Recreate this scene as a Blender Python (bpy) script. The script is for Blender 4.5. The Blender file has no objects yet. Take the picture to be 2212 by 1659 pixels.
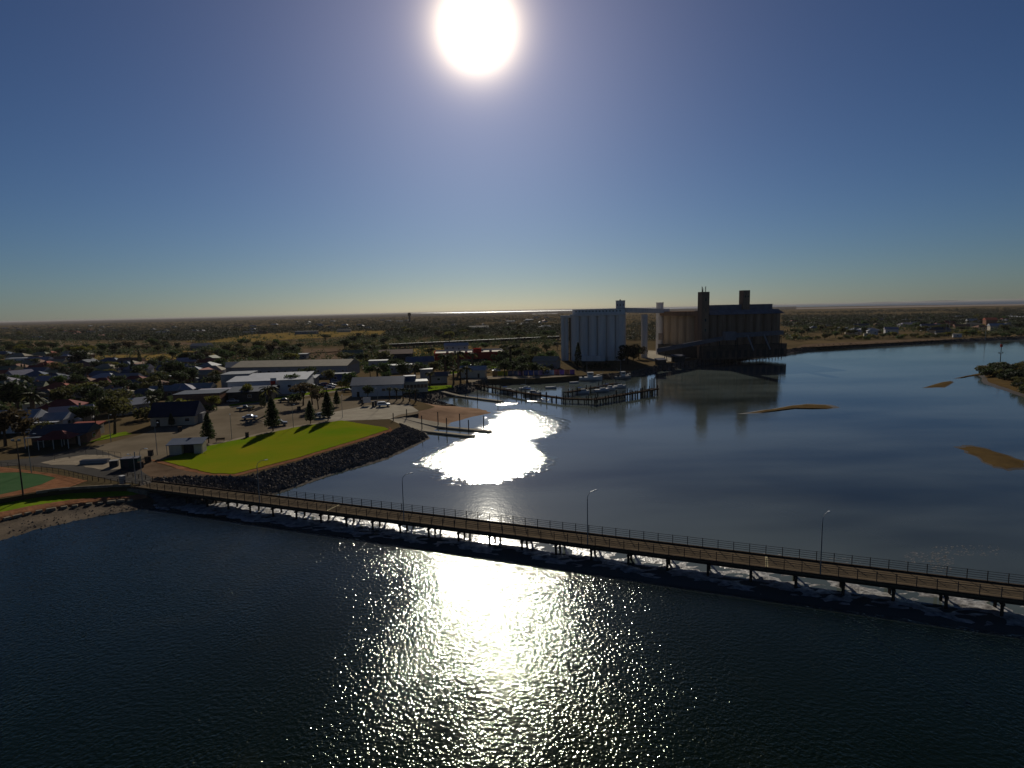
import bpy, math, random
from mathutils import Vector, Matrix
from mathutils.geometry import tessellate_polygon
random.seed(7)
C = bpy.context.scene.collection
SC = bpy.context.scene
# ------------------------------------------------------------------ camera
HC = 35.0
PITCH, ROLL, FPX = math.radians(7.0), math.radians(1.243), 1289.6
F = Vector((0, math.cos(PITCH), -math.sin(PITCH)))
U0 = Vector((0, math.sin(PITCH), math.cos(PITCH)))
R0 = Vector((1, 0, 0))
RX = R0*math.cos(ROLL) - U0*math.sin(ROLL)
UX = R0*math.sin(ROLL) + U0*math.cos(ROLL)
def ray(u, v):
    return (F + RX*((u-1106)/FPX) - UX*((v-829.5)/FPX)).normalized()
def G(u, v, z=0.0):
    """survey sheet coordinate -> point on the level z"""
    d = ray(u, v)
    t = (z-HC)/d.z if d.z < -1e-5 else 90000
    p = Vector((0, 0, HC)) + d*t
    return Vector((p.x, p.y, z))
def UV(p):
    d = p - Vector((0, 0, HC))
    w = d.dot(F)
    return 1106+FPX*d.dot(RX)/w, 829.5-FPX*d.dot(UX)/w
cam = bpy.data.cameras.new('camera'); camo = bpy.data.objects.new('camera', cam); C.objects.link(camo)
B_ = -F
camo.matrix_world = Matrix(((RX.x, UX.x, B_.x, 0), (RX.y, UX.y, B_.y, 0), (RX.z, UX.z, B_.z, HC), (0, 0, 0, 1)))
cam.sensor_width = 36; cam.lens = 36*FPX/2212
cam.clip_start = 0.5; cam.clip_end = 200000
SC.camera = camo
SC.render.resolution_x, SC.render.resolution_y = 1024, 768
# ------------------------------------------------------------------ sky and sun
SD = ray(1030, 62)
SUN_EL = math.asin(SD.z); SUN_AZ = math.atan2(SD.x, SD.y)
W = bpy.data.worlds.new('World'); SC.world = W; W.use_nodes = True
nt = W.node_tree; nt.nodes.clear()
def N(t, ty, **kw):
    n = t.nodes.new(ty)
    for k, v in kw.items():
        if k.startswith('i_'):
            key = k[2:]; key = int(key) if key.isdigit() else key.replace('_', ' ')
            n.inputs[key].default_value = v
        else: setattr(n, k, v)
    return n
def L(t, a, b): t.links.new(a, b)
def M_(t, op, a, b=None, c=None, clamp=False):
    n = t.nodes.new('ShaderNodeMath'); n.operation = op; n.use_clamp = clamp
    for i, x in enumerate((a, b, c)):
        if x is None: continue
        if isinstance(x, (int, float)): n.inputs[i].default_value = x
        else: t.links.new(x, n.inputs[i])
    return n.outputs[0]
sky = N(nt, 'ShaderNodeTexSky', sky_type='NISHITA', sun_disc=False, sun_elevation=SUN_EL, sun_rotation=SUN_AZ,
        altitude=30, air_density=1.0, dust_density=0.3, ozone_density=3.0)
SKYS = N(nt, 'ShaderNodeHueSaturation', i_Saturation=0.92); L(nt, sky.outputs[0], SKYS.inputs['Color'])
SKYG = N(nt, 'ShaderNodeGamma', i_Gamma=1.25); L(nt, SKYS.outputs[0], SKYG.inputs[0])
SKYM = N(nt, 'ShaderNodeMix', data_type='RGBA', blend_type='MULTIPLY'); SKYM.inputs[0].default_value = 1
L(nt, SKYG.outputs[0], SKYM.inputs[6]); SKYM.inputs[7].default_value = (.255, .335, .455, 1)
bg = N(nt, 'ShaderNodeBackground', i_Strength=0.05); L(nt, SKYM.outputs[2], bg.inputs[0])
# sun's blown-out disc: camera bloom and aureole added to the sky as emission
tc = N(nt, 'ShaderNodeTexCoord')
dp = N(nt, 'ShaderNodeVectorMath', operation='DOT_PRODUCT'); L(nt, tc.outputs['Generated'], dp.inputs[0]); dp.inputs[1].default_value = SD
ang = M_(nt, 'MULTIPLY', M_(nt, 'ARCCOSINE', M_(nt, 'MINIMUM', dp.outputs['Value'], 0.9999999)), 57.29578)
bloom = M_(nt, 'EXPONENT', M_(nt, 'MULTIPLY', ang, -1/1.05))
bloom = M_(nt, 'MINIMUM', M_(nt, 'MULTIPLY', bloom, 25.0), 2.2)
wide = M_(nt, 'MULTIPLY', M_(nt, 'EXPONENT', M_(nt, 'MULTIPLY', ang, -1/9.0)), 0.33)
e1 = N(nt, 'ShaderNodeEmission', i_Color=(1, .80, .55, 1)); L(nt, bloom, e1.inputs[1])
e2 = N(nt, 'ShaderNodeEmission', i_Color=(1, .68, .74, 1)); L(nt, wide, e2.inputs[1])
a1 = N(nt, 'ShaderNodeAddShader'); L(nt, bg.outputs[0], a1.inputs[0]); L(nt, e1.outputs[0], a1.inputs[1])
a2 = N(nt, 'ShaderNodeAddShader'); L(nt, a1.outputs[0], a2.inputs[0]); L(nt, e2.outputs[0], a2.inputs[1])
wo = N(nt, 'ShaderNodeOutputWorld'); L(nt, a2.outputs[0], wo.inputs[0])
sun = bpy.data.lights.new('sun', 'SUN'); sun.energy = 5.0; sun.angle = math.radians(0.53); sun.color = (1, .93, .80)
suno = bpy.data.objects.new('sun', sun); C.objects.link(suno)
suno.rotation_euler = Vector((0, 0, 1)).rotation_difference(SD).to_euler()
SC.view_settings.view_transform = 'Standard'; SC.view_settings.look = 'None'
SC.view_settings.exposure = -0.3; SC.view_settings.gamma = 1.0; SC.view_settings.use_curve_mapping = False
SC.cycles.use_denoising = True; SC.cycles.denoiser = 'OPENIMAGEDENOISE'; SC.cycles.denoising_input_passes = 'RGB_ALBEDO_NORMAL'; SC.cycles.denoising_prefilter = 'ACCURATE'
SC.cycles.max_bounces = 5; SC.cycles.caustics_reflective = False; SC.cycles.caustics_refractive = False
SC.cycles.sample_clamp_indirect = 4
# ------------------------------------------------------------------ helpers
class MB:
    """collects shapes, links them as one mesh"""
    def __init__(s): s.v = []; s.f = []; s.m = []
    def add(s, vs, fs, mi=0):
        b = len(s.v); s.v += [tuple(p) for p in vs]; s.f += [tuple(b+i for i in f) for f in fs]; s.m += [mi]*len(fs); return s
    def box(s, c, d, rz=0, mi=0, top=1.0):
        x, y, z = d[0]/2, d[1]/2, d[2]/2; ca, sa = math.cos(rz), math.sin(rz); P = []
        for k, t in ((-z, 1), (z, top)):
            for a, b in ((-x*t, -y*t), (x*t, -y*t), (x*t, y*t), (-x*t, y*t)):
                P.append((c[0]+a*ca-b*sa, c[1]+a*sa+b*ca, c[2]+k))
        return s.add(P, [(3, 2, 1, 0), (4, 5, 6, 7), (0, 1, 5, 4), (1, 2, 6, 5), (2, 3, 7, 6), (3, 0, 4, 7)], mi)
    def tube(s, a, b, r0, r1=None, n=6, mi=0):
        a, b = Vector(a), Vector(b); r1 = r0 if r1 is None else r1
        d = (b-a).normalized(); e = d.orthogonal().normalized(); g = d.cross(e); P = []
        for p, r in ((a, r0), (b, r1)):
            P += [p+e*(math.cos(6.2832*i/n)*r)+g*(math.sin(6.2832*i/n)*r) for i in range(n)]
        return s.add(P, [(i, (i+1) % n, n+(i+1) % n, n+i) for i in range(n)]+[tuple(range(n))[::-1], tuple(range(n, 2*n))], mi)
    def path(s, pts, r, n=6, mi=0):
        for i in range(len(pts)-1): s.tube(pts[i], pts[i+1], r if not isinstance(r, list) else r[i], r if not isinstance(r, list) else r[i+1], n, mi)
        return s
    def lathe(s, c, prof, n=16, mi=0):
        P = []
        for r, z in prof: P += [(c[0]+r*math.cos(6.2832*i/n), c[1]+r*math.sin(6.2832*i/n), c[2]+z) for i in range(n)]
        k = len(prof); fs = [(j*n+i, j*n+(i+1) % n, (j+1)*n+(i+1) % n, (j+1)*n+i) for j in range(k-1) for i in range(n)]
        fs += [tuple(range(n))[::-1], tuple(range((k-1)*n, k*n))]
        return s.add(P, fs, mi)
    def prism(s, pts, z0, z1, mi=0):
        n = len(pts); V = [Vector((p[0], p[1], 0)) for p in pts]
        tri = tessellate_polygon([V])
        P = [(p[0], p[1], z1) for p in pts]+[(p[0], p[1], z0) for p in pts]
        ar = sum(pts[i][0]*pts[(i+1) % n][1]-pts[(i+1) % n][0]*pts[i][1] for i in range(n))
        fs = []
        for t in tri:
            a, b, c = t
            cr = (V[b]-V[a]).cross(V[c]-V[a]).z
            t = t if cr > 0 else t[::-1]
            fs.append(tuple(t)); 
        for i in range(n):
            j = (i+1) % n
            fs.append((i, n+i, n+j, j) if ar > 0 else (j, n+j, n+i, i))
        return s.add(P, fs, mi)
    def mesh(s, name, mats=None, smooth=False):
        me = bpy.data.meshes.new(name); me.from_pydata(s.v, [], s.f)
        for m in (mats if isinstance(mats, (list, tuple)) else [mats]): me.materials.append(m)
        if any(s.m): me.polygons.foreach_set('material_index', s.m)
        if smooth: me.polygons.foreach_set('use_smooth', [True]*len(s.f))
        me.update(); return me
def inst(name, me, parent=None, loc=(0, 0, 0), rz=0, mat=None, sc=None):
    o = bpy.data.objects.new(name, me); C.objects.link(o); o.parent = parent
    o.location = loc; o.rotation_euler = (0, 0, rz)
    if sc is not None: o.scale = sc if isinstance(sc, (tuple, list, Vector)) else (sc, sc, sc)
    if mat is not None:
        o.material_slots[0].link = 'OBJECT'; o.material_slots[0].material = mat
    return o
def build(name, mb, mat, parent=None, loc=(0, 0, 0), rz=0, smooth=False):
    return inst(name, mb.mesh(name, mat, smooth), parent, loc, rz)
def tag(o, label, cat, group=None, kind=None):
    o['label'] = label
    if cat: o['category'] = cat
    if group: o['group'] = group
    if kind: o['kind'] = kind
    return o
def empty(name, loc, rz=0, label=None, cat=None, group=None):
    o = bpy.data.objects.new(name, None); C.objects.link(o); o.location = loc; o.rotation_euler = (0, 0, rz)
    o.empty_display_size = .5
    if label: tag(o, label, cat, group)
    return o
def struct(name, mb, mat, smooth=False):
    o = build(name, mb, mat, None, smooth=smooth); o['kind'] = 'structure'; return o
# ------------------------------------------------------------------ materials
MATS = {}
def mat(name, col, rough=.9, var=.25, scale=.5, bump=0, bscale=3, metal=0, spec=.0, col2=None, trans=0, detail=4):
    if name in MATS: return MATS[name]
    m = bpy.data.materials.new(name); m.use_nodes = True; t = m.node_tree; b = t.nodes['Principled BSDF']
    b.inputs['Roughness'].default_value = rough; b.inputs['Metallic'].default_value = metal
    b.inputs['Specular IOR Level'].default_value = spec
    g = N(t, 'ShaderNodeNewGeometry')
    col = tuple(col)+(1,) if len(col) == 3 else col
    if var > 0 or col2:
        nz = N(t, 'ShaderNodeTexNoise', i_Scale=scale, i_Detail=float(detail), i_Roughness=.6); L(t, g.outputs['Position'], nz.inputs['Vector'])
        mx = N(t, 'ShaderNodeMix', data_type='RGBA')
        rm = N(t, 'ShaderNodeMapRange', i_1=.3, i_2=.7); L(t, nz.outputs[0], rm.inputs[0]); L(t, rm.outputs[0], mx.inputs[0])
        c2 = tuple(col2)+(1,) if col2 else tuple(min(1, x*(1+var)) for x in col[:3])+(1,)
        c1 = col if col2 else tuple(x*(1-var) for x in col[:3])+(1,)
        mx.inputs[6].default_value = c1; mx.inputs[7].default_value = c2
        oi = N(t, 'ShaderNodeObjectInfo')
        hs = N(t, 'ShaderNodeHueSaturation'); L(t, mx.outputs[2], hs.inputs['Color'])
        L(t, M_(t, 'MULTIPLY_ADD', oi.outputs['Random'], var*.8, 1-var*.4), hs.inputs['Value'])
        cs = hs.outputs[0]; L(t, cs, b.inputs['Base Color'])
    else:
        b.inputs['Base Color'].default_value = col; cs = None
    if bump:
        nb = N(t, 'ShaderNodeTexNoise', i_Scale=bscale, i_Detail=3.0); L(t, g.outputs['Position'], nb.inputs['Vector'])
        bp = N(t, 'ShaderNodeBump', i_Strength=1.0, i_Distance=bump); L(t, nb.outputs[0], bp.inputs['Height']); L(t, bp.outputs[0], b.inputs['Normal'])
    if trans:
        tr = N(t, 'ShaderNodeBsdfTranslucent'); ms = N(t, 'ShaderNodeMixShader', i_0=trans)
        if cs: L(t, cs, tr.inputs[0])
        else: tr.inputs[0].default_value = col
        L(t, b.outputs[0], ms.inputs[1]); L(t, tr.outputs[0], ms.inputs[2]); L(t, ms.outputs[0], t.nodes['Material Output'].inputs[0])
    MATS[name] = m; return m
asphalt = mat('asphalt', (.115, .092, .065), .9, .22, .1, .01, 8, col2=(.18, .145, .103), detail=8)
roadm = mat('road_asphalt', (.06, .056, .052), .85, .2, .1, col2=(.085, .078, .07))
concrete = mat('concrete', (.27, .235, .185), .85, .2, .3, col2=(.36, .32, .25))
paving = mat('pale_paving', (.23, .19, .14), .85, .2, .4)
lawnm = mat('lawn_grass', (.085, .172, .006), .9, .15, .05, .05, 4, spec=.0, col2=(.205, .18, .012), detail=7)
vergem = mat('verge_grass', (.12, .17, .012), .8, .2, .3)
drygrass = mat('dry_grass', (.26, .17, .05), .9, .3, .05, col2=(.12, .09, .035), detail=8)
dirt = mat('bare_earth', (.12, .082, .055), .95, .3, .2, .05, 2)
reddirt = mat('red_earth', (.20, .095, .05), .95, .3, .5, .08, 2)
sand = mat('wet_sand', (.20, .128, .084), .85, .15, .25, .03, 3, col2=(.29, .19, .125))
ochre = mat('ochre_sand', (.066, .044, .021), .85, .15, .3, .03, 2, col2=(.11, .072, .03), detail=6)
wetsand = mat('wet_margin', (.045, .032, .018), .5, .2, .4, .02, 3, spec=.25)
mud = mat('shore_mud', (.040, .029, .020), .8, .4, .25, .06, 3, spec=.05, col2=(.12, .088, .058), detail=7)
rockm = mat('dark_rock', (.055, .047, .04), .9, .5, .9, .02, 6, col2=(.16, .14, .12))
stonem = mat('pale_stone', (.19, .16, .12), .9, .35, 1.2, .03, 4)
timber = mat('old_timber', (.055, .042, .033), .85, .4, 1.5, .01, 8)
deckm = mat('bridge_deck', (.085, .066, .046), .85, .2, .6, .005, 6, col2=(.13, .098, .064), detail=7)
steel = mat('galvanised_steel', (.26, .27, .28), .5, .15, 1, metal=.6)
darksteel = mat('dark_steel', (.05, .048, .047), .6, .2, 1)
whitep = mat('white_paint', (.50, .49, .48), .6, .1, .6)
creamp = mat('cream_wall', (.42, .37, .29), .85, .12, .6)
greyp = mat('grey_wall', (.26, .255, .25), .85, .15, .5)
brickm = mat('brick_wall', (.20, .115, .08), .9, .2, 1.0)
glass = mat('window_glass', (.02, .025, .03), .08, 0, 1, spec=.6)
rubber = mat('tyre_rubber', (.015, .015, .015), .9, 0)
lensm = mat('lamp_lens', (.6, .6, .58), .2, 0, spec=.6)
redp = mat('red_paint', (.40, .035, .025), .6, .12, .5)
bluep = mat('blue_paint', (.05, .08, .22), .6, .15, .5)
def streaky(name, c, c2):
    m = mat(name, c, .88, .12, .5, .02, 1.2, col2=c2, detail=6); t = m.node_tree; nz = next(n for n in t.nodes if n.type == 'TEX_NOISE'); g = next(n for n in t.nodes if n.type == 'NEW_GEOMETRY')
    mp = N(t, 'ShaderNodeMapping'); mp.inputs['Scale'].default_value = (1, 1, .06); L(t, g.outputs['Position'], mp.inputs[0]); L(t, mp.outputs[0], nz.inputs['Vector']); return m
FOAM = mat('rapids', (.035, .030, .027), .42, .3, 1.1, .14, 1.7, spec=.5, col2=(.46, .44, .42), detail=6)
silow = streaky('silo_white', (.50, .465, .44), (.68, .64, .60))
siloc = streaky('silo_cream', (.33, .25, .17), (.46, .36, .26))
silob = streaky('silo_brown', (.17, .11, .075), (.30, .205, .145))
silor = mat('silo_roof', (.15, .15, .17), .6, .2, .3)
ROOFS = {n: mat('roof_'+n.replace(' ', '_'), c, r, .12, .4, spec=.05) for n, c, r in (
    ('red', (.27, .07, .045), .8), ('maroon', (.17, .045, .04), .8), ('blue-grey', (.095, .115, .16), .6), ('white', (.33, .335, .355), .6),
    ('slate', (.07, .08, .10), .6), ('beige', (.27, .23, .17), .8), ('olive', (.16, .165, .11), .7), ('brown', (.20, .11, .075), .8),
    ('navy', (.025, .03, .055), .6), ('silver', (.21, .215, .225), .6), ('lilac', (.23, .215, .26), .7))}
WALLS = [creamp, whitep, greyp, brickm]
def leafmat(n, c, tr=.42): return mat(n, c, .75, .35, .6, trans=tr, spec=.2)
LEAF = {'dark green': leafmat('leaves_dark', (.036, .048, .019)), 'olive': leafmat('leaves_olive', (.068, .066, .022)),
        'mid green': leafmat('leaves_mid', (.040, .066, .018)), 'yellow-green': leafmat('leaves_yellow', (.11, .105, .016), .45),
        'brownish': leafmat('leaves_brown', (.065, .048, .024)), 'blackish': leafmat('leaves_black', (.020, .028, .013)), 'far': leafmat('leaves_far', (.020, .025, .012), .25)}
bark = mat('bark', (.075, .055, .04), .95, .3, 2)
# ------------------------------------------------------------------ water
def water_material():
    m = bpy.data.materials.new('sea_water'); m.use_nodes = True; t = m.node_tree; b = t.nodes['Principled BSDF']
    g = N(t, 'ShaderNodeNewGeometry'); sp = N(t, 'ShaderNodeSeparateXYZ'); L(t, g.outputs['Position'], sp.inputs[0])
    X, Y = sp.outputs[0], sp.outputs[1]
    def noise(scale, detail=2, rough=.5, off=None):
        n = N(t, 'ShaderNodeTexNoise', i_Scale=scale, i_Detail=float(detail), i_Roughness=rough)
        if off is None: L(t, g.outputs['Position'], n.inputs['Vector'])
        else:
            mp = N(t, 'ShaderNodeMapping'); mp.inputs['Scale'].default_value = off; L(t, g.outputs['Position'], mp.inputs[0]); L(t, mp.outputs[0], n.inputs['Vector'])
        return n.outputs[0]
    def ss(x, a, c): 
        n = N(t, 'ShaderNodeMapRange', interpolation_type='SMOOTHSTEP', i_1=a, i_2=c); L(t, x, n.inputs[0]); return n.outputs[0]
    # distance behind the bridge line
    d = BRN
    dist = M_(t, 'ADD', M_(t, 'ADD', M_(t, 'MULTIPLY', X, d.x), M_(t, 'MULTIPLY', Y, d.y)), -d.dot(BRA))
    lee = ss(dist, -5.2, -3.4)
    wob = M_(t, 'MULTIPLY', M_(t, 'SUBTRACT', noise(.04, 5, .7), .5), 2.2)
    fine = M_(t, 'MULTIPLY', M_(t, 'SUBTRACT', noise(.4, 2), .5), .35)
    patch = None
    for (cx, cy, rx, ry, rz) in PATCHES:
        mp = N(t, 'ShaderNodeMapping', vector_type='TEXTURE'); mp.inputs['Location'].default_value = (cx, cy, 0); mp.inputs['Rotation'].default_value = (0, 0, rz); mp.inputs['Scale'].default_value = (rx, ry, 1)
        L(t, g.outputs['Position'], mp.inputs[0])
        ln = N(t, 'ShaderNodeVectorMath', operation='LENGTH'); L(t, mp.outputs[0], ln.inputs[0])
        q = M_(t, 'ADD', M_(t, 'ADD', ln.outputs['Value'], M_(t, 'MULTIPLY', wob, .55)), fine)
        q = ss(q, 1.10, .74)
        patch = q if patch is None else M_(t, 'MAXIMUM', patch, q)
    calm = M_(t, 'MULTIPLY_ADD', noise(.02, 3), .11, .02)
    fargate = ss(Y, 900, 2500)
    back = M_(t, 'MAXIMUM', M_(t, 'MAXIMUM', M_(t, 'MULTIPLY', patch, .75), calm), fargate)
    gust = ss(noise(.045, 4, .65, (1, .5, 1)), .30, .60)
    front = M_(t, 'MULTIPLY_ADD', gust, .62, .42)
    mixn = N(t, 'ShaderNodeMix'); L(t, lee, mixn.inputs[0]); L(t, front, mixn.inputs[2]); L(t, back, mixn.inputs[3])
    amp = mixn.outputs[0]
    h = M_(t, 'ADD', M_(t, 'MULTIPLY', noise(2.0, 1, .5, (1.4, 1.1, 1)), .33), M_(t, 'MULTIPLY', noise(5.6, 1, .5), .12))
    h = M_(t, 'ADD', h, M_(t, 'MULTIPLY', M_(t, 'MULTIPLY', noise(.75, 2, .55, (1, .7, 1)), .8), lee))
    bp = N(t, 'ShaderNodeBump', i_Strength=1.0, i_Distance=WAVE); L(t, M_(t, 'MULTIPLY', h, amp), bp.inputs['Height']); L(t, bp.outputs[0], b.inputs['Normal'])
    b.inputs['IOR'].default_value = 1.33; L(t, M_(t, 'MULTIPLY_ADD', fargate, -.15, .5), b.inputs['Specular IOR Level'])
    L(t, M_(t, 'ADD', M_(t, 'MULTIPLY_ADD', lee, -.03, .09), M_(t, 'ADD', M_(t, 'MULTIPLY', M_(t, 'MULTIPLY', patch, lee), .05), M_(t, 'MULTIPLY', fargate, .35))), b.inputs['Roughness'])
    st = N(t, 'ShaderNodeMix', data_type='RGBA'); L(t, lee, st.inputs[0]); st.inputs[6].default_value = (.40, .64, .20, 1); st.inputs[7].default_value = (.86, 1, .92, 1); L(t, st.outputs[2], b.inputs['Specular Tint'])  # sky reflection on the near water dimmed and greened by colour
    # bed showing through: dark weed, paler shoals
    mx = N(t, 'ShaderNodeMix', data_type='RGBA'); mx.inputs[6].default_value = (.0022, .0055, .0030, 1); mx.inputs[7].default_value = (.014, .015, .006, 1)
    L(t, ss(noise(.03, 5, .62), .48, .72), mx.inputs[0])
    mx2 = N(t, 'ShaderNodeMix', data_type='RGBA'); L(t, mx.outputs[2], mx2.inputs[6]); mx2.inputs[7].default_value = (.085, .102, .094, 1)
    L(t, M_(t, 'MULTIPLY', lee, ss(noise(.011, 4, .55, (.6, 1.6, 1)), .30, .62)), mx2.inputs[0])
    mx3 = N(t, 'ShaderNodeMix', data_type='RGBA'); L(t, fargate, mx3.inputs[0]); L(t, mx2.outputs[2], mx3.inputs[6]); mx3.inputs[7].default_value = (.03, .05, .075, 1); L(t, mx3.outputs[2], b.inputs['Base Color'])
    return m
ZT = 2.3; HAZE = 3.2e-5
BRA = G(387, 1066, 2.1); BRB = G(2212, 1300, 2.1)
BRD = (BRB-BRA).normalized(); BRN = Vector((-BRD.y, BRD.x, 0))
if BRN.y < 0: BRN = -BRN
def ell(u0, u1, v0, v1, rz=0):
    a, b, c, d = G((u0+u1)/2, v0), G((u0+u1)/2, v1), G(u0, (v0+v1)/2), G(u1, (v0+v1)/2)
    m = (a+b)/2
    return (m.x, m.y, (d-c).length/2, abs(a.y-b.y)/2, rz)
PATCHES = [ell(1045, 1225, 884, 957), ell(905, 1195, 945, 1048), ell(990, 1170, 910, 1000), ell(890, 1060, 975, 1018), ell(1070, 1125, 869, 875), ell(1135, 1190, 861, 868)]
WAVE = .29
wm = water_material()
# one level sheet of water out to the horizon
struct('water', MB().add([(-9e4, -400, 0), (9e4, -400, 0), (9e4, 9e4, 0), (-9e4, 9e4, 0)], [(0, 1, 2, 3)]), wm)
# ------------------------------------------------------------------ land
PAIRS = [((-260, 1262), (-260, 1118)), ((0, 1172), (0, 1078)), ((70, 1150), (70, 1066)), ((150, 1131), (150, 1056)), ((230, 1114), (230, 1052)), ((300, 1102), (283, 1051)),
    ((345, 1096), (300, 1046)), ((440, 1094), (330, 1034)), ((540, 1082), (400, 1029)), ((610, 1063), (530, 1030)), ((712, 1027), (640, 999)), ((837, 992), (770, 960)),
    ((900, 962), (845, 932)), ((930, 947), (868, 922)), ((922, 938), (862, 915)), ((940, 928), (840, 905)), ((974, 917), (860, 896)), ((1024, 902), (895, 890)),
    ((1068, 893), (925, 884)), ((1066, 888), (940, 879)), ((1034, 881), (930, 875)), ((985, 876), (915, 870)), ((940, 864), (868, 858)), ((974, 855), (905, 846)), ((1000, 851), (925, 841)),
    ((1024, 846), (980, 834)), ((1040, 840), (1018, 826)), ((1060, 829), (1050, 819)), ((1150, 827), (1150, 818)), ((1230, 822), (1215, 814)), ((1260, 820), (1245, 811.5)),
    ((1321, 820), (1310, 807)), ((1363, 815), (1355, 804)), ((1421, 803), (1410, 791)), ((1505, 791), (1490, 779)), ((1588, 780), (1575, 768.5)), ((1640, 773), (1630, 762)),
    ((1693, 766), (1690, 756)), ((1770, 754), (1770, 746)), ((1910, 748), (1910, 740)), ((2050, 740), (2050, 733)), ((2212, 733), (2212, 726)), ((2400, 727), (2400, 720)), ((3000, 712), (3000, 705))]
SH = [G(a[0], a[1], 0) for a, b in PAIRS]; TOP = [G(b[0], b[1], ZT) for a, b in PAIRS]
landm = mat('town_ground', (.05, .041, .024), .95, .3, .012, col2=(.14, .098, .052), detail=10)
coast = [Vector((9000, 3800, ZT)), Vector((3850, 4500, ZT)), Vector((4000, 6900, ZT)), Vector((2300, 8600, ZT)), Vector((870, 8400, ZT)), Vector((0, 9200, ZT)), Vector((-600, 11500, ZT)), Vector((-1500, 17000, ZT)), Vector((-6500, 40000, ZT)), Vector((-14000, 80000, ZT)),
         Vector((-85000, 80000, ZT)), Vector((-85000, 300, ZT)), Vector((-400, 20, ZT))]
struct('ground', MB().prism([(p.x, p.y) for p in TOP+coast], ZT-3.5, ZT), landm)
def bank(name, i0, i1, m, label=None, bulge=0, sub=4, sub2=5, wob=.12):
    mb = MB(); n = (i1-i0)*sub+1
    for k in range(n):
        a = min(i0+k//sub, i1-1) if k < n-1 else i1-1; f = (k-(a-i0)*sub)/sub
        s = SH[a].lerp(SH[a+1], f); tp = TOP[a].lerp(TOP[a+1], f); s = s + (s-tp)*.08; s.z = -.18
        for j in range(sub2+1):
            q = j/sub2; p = s.lerp(tp, q); p.z += bulge*math.sin(q*3.1416)+(random.uniform(-wob, wob) if 0 < j < sub2 else 0); mb.v.append(tuple(p))
    for k in range(n-1):
        for j in range(sub2):
            a = k*(sub2+1)+j; mb.f.append((a, a+sub2+1, a+sub2+2, a+1)); mb.m.append(0)
    o = struct(name, mb, m, True); return o
def strip(name, i0, i1, q0, q1, prof, m, wob, sub=10, sub2=5):
    mb = MB(); n = (i1-i0)*sub+1
    for k in range(n):
        a = min(i0+k//sub, i1-1); f = (k-(a-i0)*sub)/sub
        s = SH[a].lerp(SH[a+1], f); tp = TOP[a].lerp(TOP[a+1], f); s = s+(s-tp)*.06
        for j in range(sub2+1):
            q = q0+(q1-q0)*j/sub2; p = s.lerp(tp, q)
            z = next(z0+(z1-z0)*(q-a0)/(a1-a0) for (a0, z0), (a1, z1) in zip(prof, prof[1:]) if q <= a1+1e-6)
            p.z = z+(random.uniform(-wob, wob) if 0 < j < sub2 else 0); mb.v.append(tuple(p))
    for k in range(n-1):
        for j in range(sub2): a = k*(sub2+1)+j; mb.f.append((a, a+sub2+1, a+sub2+2, a+1)); mb.m.append(0)
    return struct(name, mb, m, True)
FP = ((0, -.2), (.06, -.02), (.35, .22), (.57, .42), (.60, .95), (.75, 1.15), (1.01, 1.4))
strip('beach', 0, 7, 0, .58, FP, mud, .05)
strip('earth_bank', 0, 6, .575, .76, FP, reddirt, .12)
strip('foreshore_grass', 0, 6, .755, 1.0, FP, vergem, .05)
bank('revetment_slope', 6, 14, rockm, sub=4)
bank('ramp_slope', 14, 16, concrete, wob=0)
bank('sand_spit', 16, 21, sand, bulge=-.45, sub2=8, wob=.05)
bank('rocky_bank', 21, 27, rockm, wob=.25)
bank('quay_slope', 26, 31, timber, wob=.1)
bank('wharf_slope', 31, 38, rockm, wob=.25)
bank('river_bank', 37, 43, rockm, wob=.25)
RAG = {'lawn_grass': .35, 'verge_grass': .5, 'dry_grass': 4, 'bare_earth': 1.5, 'ochre_sand': .8, 'red_earth': .3, 'pale_paving': .4, 'asphalt': .25}
def sheet(name, pts, z, m, thick=.25):
    P = [G(u, v, z) for u, v in pts]; rg = RAG.get(m.name, 0)
    if rg:
        Q = []
        for a, b in zip(P, P[1:]+P[:1]):
            n = max(1, min(40, int((b-a).length/(rg*3)))); nr = Vector((-(b-a).y, (b-a).x, 0)).normalized()
            Q += [a.lerp(b, i/n)+nr*(random.uniform(-rg, rg)*.5 if i else 0) for i in range(n)]
        P = Q
    return struct(name, MB().prism([(p.x, p.y) for p in P], z-thick, z), m)
# ground coverings, each a little above the one below
sheet('car_park', [(255, 1000), (345, 996), (432, 970), (512, 951), (637, 924), (737, 908), (840, 905), (905, 893), (880, 862), (800, 852), (690, 858), (560, 872), (470, 880), (418, 893), (300, 940), (190, 968), (120, 1000)], ZT+.02, asphalt)
sheet('footpath', [(430, 973), (512, 952.5), (637, 925.5), (737, 910), (735, 905), (635, 920), (510, 946.5), (430, 966)], ZT+.03, paving)
sheet('footpath', [(418, 895), (470, 884), (560, 873.5), (640, 863), (640, 860.5), (560, 870), (470, 880), (416, 891)], ZT+.03, paving)
sheet('boat_ramp_apron', [(660, 906), (730, 888), (800, 875), (885, 874), (905, 888), (862, 896), (842, 905), (737, 909)], ZT+.04, concrete)
sheet('road', [(-60, 1000), (60, 990), (190, 964), (262, 988), (330, 1034), (300, 1045), (255, 1040), (130, 1012), (40, 1005), (-60, 1012)], ZT+.05, roadm)
sheet('street', [(470, 882), (640, 859), (762, 842), (900, 822), (1000, 806), (1095, 795), (1205, 779), (1205, 774), (1085, 789), (990, 798), (890, 812), (760, 832), (640, 848), (470, 868)], ZT+.06, paving)
sheet('lawn', [(347, 994), (400, 1008), (457, 1022), (507, 1023), (637, 990), (762, 952), (840, 927), (832, 923), (737, 908), (637, 923), (512, 950), (450, 963), (410, 975)], ZT+.12, lawnm)
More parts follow.
